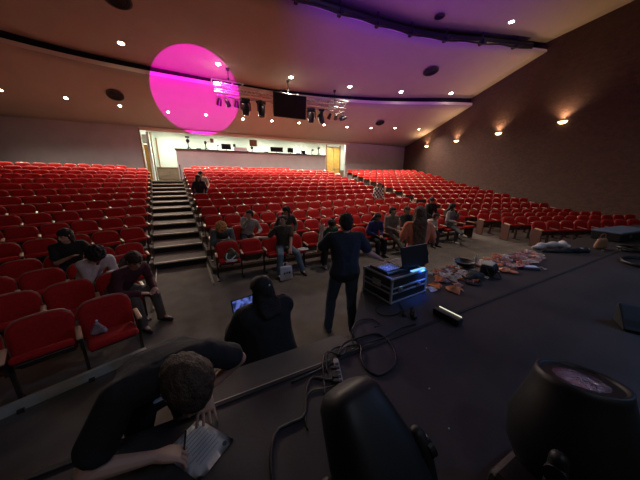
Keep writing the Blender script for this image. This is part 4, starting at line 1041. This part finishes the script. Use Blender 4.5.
bm = NB(); lathe(bm, [(.014, .148), (.012, .17), (.004, .19)], 12); obj('nozzle', fixn(bm), M['alu'], t)
t = thing('plastic_tub', 'shallow red plastic tub of small pieces in front of the bowl', 'tub', (3.98, 2.08, .80))
obj('tub_body', box(NB(), (0, 0, .03), (.20, .13, .055), bev=.01), cmat('red_tub', (.35, .02, .02), .5), t)
obj('lid', box(NB(), (0, .0, .06), (.17, .10, .012), bev=.004), cmat('cream_lid', (.4, .33, .28)), t)
t = thing('storage_box', 'clear-lidded small white box with a pale blue top on the dark stage', 'box', (4.62, 1.70, .80), R(-38))
obj('box_body', box(NB(), (0, 0, .02), (.24, .12, .035), bev=.006), cmat('box_dark', (.10, .12, .20)), t)
obj('label_card', box(NB(), (0, 0, .04), (.18, .09, .006)), cmat('pale_blue', (.46, .52, .74)), t)
tag(obj('tape_roll', fixn(lathe(NB(), [(.05, .0), (.06, .005), (.06, .025), (.045, .03), (.01, .03)], 16)), cmat('orange_tape', (.50, .18, .10)), None, (4.18, 1.72, .80)), 'single small round orange piece lying apart in front of the pile', 'tape roll')
sheet('paper_scrap', 'small pale paper strip lying left of the white box', 'paper', (4.42, 1.80, .802), .14, .05, R(20), col=cmat('pale_grey_card', (.36, .35, .36)))
sheet('paper_scrap', 'small pale paper strip lying right of the white box', 'paper', (4.82, 1.60, .802), .12, .05, R(60), col=cmat('pale_grey_card', (.36, .35, .36)))
# white bundle and things to the right
def bundle(name, label, cat, loc, pts, m, vox=.016, disp=(.012, 28), rz=0):
    t = thing(name, label, cat, loc, rz); b = NB(); hull(b, pts[:3]);
    for i in range(2, len(pts)-1): hull(b, pts[i:i+2])
    voxel(b, 'cloth', vox, m, t, 1, disp=disp); return t
wc = cmat('white_cloth', (.58, .53, .51), .9)
bundle('cloth_bundle', 'crumpled white cloth bundle lying on the front edge of the stage extension', 'cloth', (6.35, 2.05, .81),
       [((-.32, .18, .04), .05), ((-.12, .10, .05), .055), ((.05, .02, .06), .06), ((.18, -.03, .07), .075), ((.27, -.06, .07), .08), ((.36, -.12, .05), .05)], wc, disp=(.03, 19))
bundle('cloth_bundle', 'small loose white cloth tail right of the big white bundle', 'cloth', (6.72, 1.74, .81), [((-.10, .04, .01), .03), ((.0, 0, .02), .025), ((.12, -.04, .01), .03), ((.2, -.05, .01), .018)], wc)
bundle('jacket', 'dark crumpled jacket lying under the white cloth bundle', 'jacket', (6.3, 1.82, .81), [((-.35, .22, .01), .03), ((-.1, .05, .02), .05), ((.15, -.08, .02), .06), ((.42, -.16, .02), .05)], M['blackm'], disp=(.02, 21))
t = thing('shoulder_bag', 'tan leather shoulder bag standing on the stage at far right', 'bag', (7.25, 1.62, .80), R(-15))
b = NB(); hull(b, [((-.10, 0, .05), .05), ((.10, 0, .05), .05), ((.07, 0, .18), .045), ((-.07, 0, .18), .045)]); voxel(b, 'bag_body', .014, cmat('tan_leather', (.30, .15, .08), .6), t, 2, disp=(.004, 30))
obj('strap', tube(NB(), spline([(-.09, 0, .2), (-.05, 0, .30), (.05, 0, .30), (.09, 0, .2)], 6), .008, 6), cmat('tan_leather', (.30, .15, .08), .6), t)
t = thing('equipment_case', 'dark low equipment case with a bluish top at the right edge of the stage', 'case', (9.0, 1.75, .80), R(-8))
obj('case_body', box(NB(), (0, 0, .09), (1.3, .5, .18), bev=.02), M['black'], t)
obj('lid', box(NB(), (0, 0, .20), (1.32, .52, .05), bev=.015), cmat('blue_grey', (.10, .14, .22), .5), t)
bm = NB(); box(bm, (-.3, -.26, .12), (.08, .02, .07)); box(bm, (.3, -.26, .12), (.08, .02, .07)); obj('latch', bm, M['steel'], t)
t = thing('cable_coil', 'tangled coil of black cable on the stage in front of the equipment case', 'cable coil', (7.6, 1.25, .80))
for k in range(3):
    pts = [(.22*math.cos(a*.5+k)*(1+.12*math.sin(a*1.7+k)), .20*math.sin(a*.5+k)*(1+.1*math.cos(a*1.3)), .02+.02*k+.008*math.sin(a)) for a in range(13)]
    obj('cable_loop', tube(NB(), spline(pts, 5), .016, 6), M['cable'], t)
t = thing('cable_coil', 'flat black cable coil nearer the camera at the right edge of the stage', 'cable coil', (6.6, .92, .80))
for k in range(2):
    pts = [((.34+.03*k)*math.cos(a*.5+k), (.26)*math.sin(a*.5+k), .02+.02*k) for a in range(14)]
    obj('cable_loop', tube(NB(), spline(pts, 5), .018, 6), M['cable'], t)
for n, (x, y, lb) in enumerate([(6.98, 1.50, 'small shiny metal connector on the stage by the tan bag'), (7.30, 1.02, 'small shiny metal connector inside the black cable coils')]):
    t = thing('metal_connector', lb, 'connector', (x, y, .80)); obj('barrel', cyl(NB(), (-.04, 0, .02), (.04, .02, .02), .018, n=12), M['alu'], t); obj('pin', cyl(NB(), (.04, .02, .02), (.07, .03, .02), .008, n=8), M['alu'], t)
t = thing('floor_monitor', 'black wedge-shaped box at the right edge of the stage', 'speaker', (3.62, .42, .80), R(-60))
bm = NB(); hull(bm, [((-.12, -.1, .02), .015), ((.12, -.1, .02), .015), ((-.12, .1, .02), .015), ((.12, .1, .02), .015), ((-.12, .1, .18), .015), ((.12, .1, .18), .015)], 1); obj('cabinet', bm, M['fgblack'], t)
obj('grille', box(NB(), (0, 0, .11), (.22, .22, .01), rot=(R(38), 0, 0)), M['blackm'], t)

# ---------------------------------------------------------------- things on and by the seats
t = bundle('backpack', 'camouflage backpack on the first seat of the centre front row', 'bag', (.55, 5.30, .50), [((-.10, 0, .06), .07), ((.10, 0, .06), .07), ((0, .03, .16), .07), ((.02, .02, .18), .05)], mat('camo_cloth', (.10, .08, .05), .9, var=.7, scale=14), .016)
obj('strap', tube(NB(), spline([(-.09, -.06, .16), (-.12, -.12, .06), (-.04, -.12, .02), (.08, -.10, .10)], 5), .012, 6), M['paper'], t)
sheet('paper_sheet', 'white sheet of paper on the first seat of the centre front row', 'paper', (.52, 5.16, .50), .24, .12, R(8), rot=(R(6), 0, R(8)))
sheet('paper_sheet', 'white sheet of paper on the empty front-row seat beside the brown t-shirt', 'paper', (2.22, 5.28, .505), .26, .16, R(-10), rot=(R(8), 0, R(-10)))
t = thing('tote_bag', 'white carrier bag standing between the feet of the man in the brown t-shirt', 'bag', (1.60, 4.78, 0), R(8))
b = NB(); hull(b, [((-.13, 0, .03), .03), ((.13, 0, .03), .03), ((.12, .02, .30), .03), ((-.12, .02, .30), .03)]); voxel(b, 'bag_body', .014, cmat('white_bag', (.60, .58, .66)), t, 2, disp=(.007, 22))
bm = NB()
for sx in (-.06, 0, .06): box(bm, (sx, -.04, .18), (.035, .008, .03+.02*abs(sx)*10))
obj('printed_mark', bm, M['black'], t)
bm = NB(); tube(bm, spline([(-.06, .02, .32), (-.04, .02, .40), (.04, .02, .40), (.06, .02, .32)], 5), .008, 6); obj('handle', bm, cmat('white_bag', (.60, .58, .66)), t)
q = seat_at('left', 1, 1)
t = thing('plastic_bottle', 'small clear plastic bag of snacks standing on the front-row seat at left', 'snack bag', (q[3]-.10, q[4]-.02, .475))
t.name = 'snack_bag'; b = NB(); hull(b, [((-.05, 0, .03), .03), ((.05, 0, .03), .03), ((0, 0, .14), .015)]); voxel(b, 'bag_body', .008, cmat('clear_film', (.34, .27, .29), .3), t, 1, disp=(.006, 60))
obj('tie', sph(NB(), (0, 0, .165), .014, sub=1), M['paper'], t)
q = seat_at('left', 3, 1)
bundle('backpack', 'dark brown backpack on the aisle seat of the third left row', 'bag', (q[3]+.02, q[4]-.02, .50), [((-.14, .02, .10), .10), ((.14, .02, .10), .10), ((.0, .05, .26), .10), ((.05, .04, .28), .08)], cmat('brown_bag', (.030, .018, .016)), .016)
q = seat_at('left', 2, 1)
sheet('paper_sheet', 'white paper on the seat beside the person in the maroon jacket', 'paper', (q[3]+.14, q[4]+.12, .50), .16, .12, R(30))
t = bundle('tote_bag', 'pinkish white carrier bag on the last seats of the centre front row', 'bag', (8.25, 5.52, .51), [((-.10, 0, .03), .05), ((.10, 0, .03), .05), ((.12, .05, .14), .05), ((.20, .03, .05), .05)], cmat('pink_bag', (.48, .33, .34)), .016)
t = thing('waste_bin', 'white bin at the top of the right aisle beside the centre seats', 'bin', (10.6, 17.6, 1.87)); bm = NB()
lathe(bm, [(.13, 0), (.17, .02), (.20, .62), (.205, .64)], 20); smooth(obj('bin_body', fixn(bm), cmat('bin_white', (.62, .60, .60)), t)); obj('lid', fixn(lathe(NB(), [(.21, .63), (.21, .66), (.12, .70), (.01, .71)], 20)), cmat('bin_lid', (.5, .48, .48)), t)
t = thing('aisle_table', 'low dark table against the mauve wall beyond the left block', 'table', (-3.35, 18.5, terr_z(15)))
obj('table_top', box(NB(), (0, 0, .62), (1.7, .5, .05)), M['endp'], t)
for sx in (-.78, .78):
    for sy in (-.2, .2): obj('leg', box(NB(), (sx, sy, .30), (.05, .05, .6)), M['std'], t)

# ---------------------------------------------------------------- booth equipment on the counter
CZ = 4.052; BYY = 18.98
def booth(name, label, cat, x, parts, y=BYY):
    t = thing(name, label, cat, (x, y, CZ))
    for nm, bm, m in parts: obj(nm, bm, m, t)
    return t
def tripod_parts(hh, hs, rot):
    a = NB(); cyl(a, (0, 0, .0), (0, 0, hh), .03, n=8)
    for k in range(3): cyl(a, (0, 0, hh*.35), (.16*math.cos(k*2.1), .14*math.sin(k*2.1), 0), .022, n=6)
    b = NB(); lathe(b, [(hs*.4, -hs*.9), (hs*.6, -hs*.8), (hs*.65, hs*.5), (hs*.55, hs*.6)], 14, Matrix.Translation((0, -.02, hh+.05)) @ Matrix.Rotation(rot, 4, 'X'))
    return [('stand', a, M['blackm']), ('lamp_housing', fixn(b), M['black'])]
p_ = tripod_parts(.45, .16, R(80)); c_ = NB(); box(c_, (.0, 0, .74), (.26, .12, .10), bev=.02); p_.append(('top_unit', c_, M['black'])); c_ = NB(); cyl(c_, (0, 0, .5), (0, 0, .7), .02, n=6); p_.append(('upright', c_, M['blackm']))
booth('stage_lamp', 'tall black lamp on a stand at the left end of the booth counter', 'lamp', -.05, p_)
p_ = tripod_parts(.42, .13, R(60)); c_ = NB(); box(c_, (.42, .02, .62), (.22, .04, .26), bev=.01); c2 = NB(); cyl(c2, (0, 0, .5), (.36, .02, .6), .015, n=6); p_ += [('reflector', c_, M['wains']), ('side_arm', c2, M['steel'])]
booth('stage_lamp', 'short black lamp with a side reflector, second from the left on the booth counter', 'lamp', 1.0, p_)
def monitor_parts(w_, hh, glow=None):
    a = NB(); box(a, (0, 0, .01), (w_*.4, .18, .02)); cyl(a, (0, 0, .02), (0, 0, .12), .02, n=8); b = NB(); box(b, (0, 0, .10+hh/2), (w_, .05, hh), bev=.01)
    c = NB(); box(c, (0, .028, .10+hh/2), (w_*.92, .006, hh*.9)); return [('stand', a, M['blackm']), ('display', b, M['black']), ('screen', c, glow or M['blackm'])]
booth('monitor', 'black monitor on the booth counter right of the two lamps', 'monitor', 2.3, monitor_parts(.62, .36))
booth('desk_microphone', 'thin black microphone stand left of the booth monitor', 'microphone', 1.72, [('base', cyl(NB(), (0, 0, 0), (0, 0, .03), .07, n=12), M['blackm']), ('boom', tube(NB(), spline([(0, 0, .02), (0, 0, .22), (.05, 0, .32)], 4), .014, 6), M['black']), ('capsule', sph(NB(), (.06, 0, .34), .05, sub=2), M['black'])])
booth('loudspeaker', 'small black speaker box on the booth counter left of the tan box', 'speaker', 2.85, [('cabinet', box(NB(), (0, 0, .38), (.15, .14, .2), bev=.01), M['black']), ('stand', cyl(NB(), (0, 0, 0), (0, 0, .3), .02, n=8), M['steel'])])
booth('document_tray', 'low white tray of papers on the booth counter', 'tray', 3.25, [('tray_body', box(NB(), (0, 0, .12), (.9, .3, .22), bev=.01), M['paper']), ('papers', box(NB(), (0, 0, .24), (.7, .22, .03)), M['white'])])
booth('floor_lamp', 'dark stand with a square tan shade on the booth counter', 'lamp', 4.2, [('pole', cyl(NB(), (-.12, 0, 0), (-.12, 0, .5), .03, n=8), M['blackm']), ('shade', box(NB(), (0, 0, .62), (.52, .12, .42), bev=.01), M['wains']), ('knob', sph(NB(), (-.12, 0, .3), .10, sub=2), M['blackm'])])
booth('video_monitor', 'wide black video monitor in the middle of the booth counter', 'monitor', 5.95, monitor_parts(.98, .34))
booth('monitor', 'black monitor with a pale stand on the booth counter right of the middle', 'monitor', 7.05, monitor_parts(.46, .34, cmat('dim_screen', (.05, .06, .06))))
booth('laptop', 'small dark laptop open on the booth counter', 'laptop', 8.2, [('base', box(NB(), (0, 0, .02), (.4, .28, .03)), M['black']), ('screen_lid', box(NB(), (0, .1, .17), (.34, .03, .26)), M['black'])])
booth('desk_lamp', 'thin curved desk lamp on the booth counter left of the floodlight', 'lamp', 8.95, [('base', cyl(NB(), (0, 0, 0), (0, 0, .03), .09, n=12), M['blackm']), ('arm', tube(NB(), spline([(0, 0, .02), (-.10, 0, .25), (.0, 0, .42)], 4), .02, 6), M['std']), ('shade', cyl(NB(), (0, 0, .44), (.1, 0, .34), .04, .09, n=10), M['std'])])
p_ = tripod_parts(.5, .13, R(70)); booth('floodlight', 'black floodlight on a stand at the right end of the booth counter', 'lamp', 9.55, p_)
for n, x in enumerate([.55, 3.65, 5.1, 7.7]):
    booth('counter_box', 'low black box on the booth counter, '+ordinal(n+1)+' from the left', 'box', x, [('box_body', box(NB(), (0, 0, .04), (.28, .2, .08), bev=.01), M['black']), ('front_panel', box(NB(), (0, -.105, .04), (.24, .01, .05)), M['blackm'])])
# railing and cables by the booth
t = thing('handrail', 'dark metal handrail at the top of the left aisle stairs', 'handrail', (edge_c0(18)-.12, 18.0, 2.04))
obj('post', cyl(NB(), (0, 0, 0), (0, 0, .95), .022, n=8), M['blackm'], t); obj('rail', tube(NB(), [(0, 0, .95), (0, .8, .95)], .022, 8), M['blackm'], t)

#@@OBJECTS@@
bpy.data.scenes.remove(VSC)
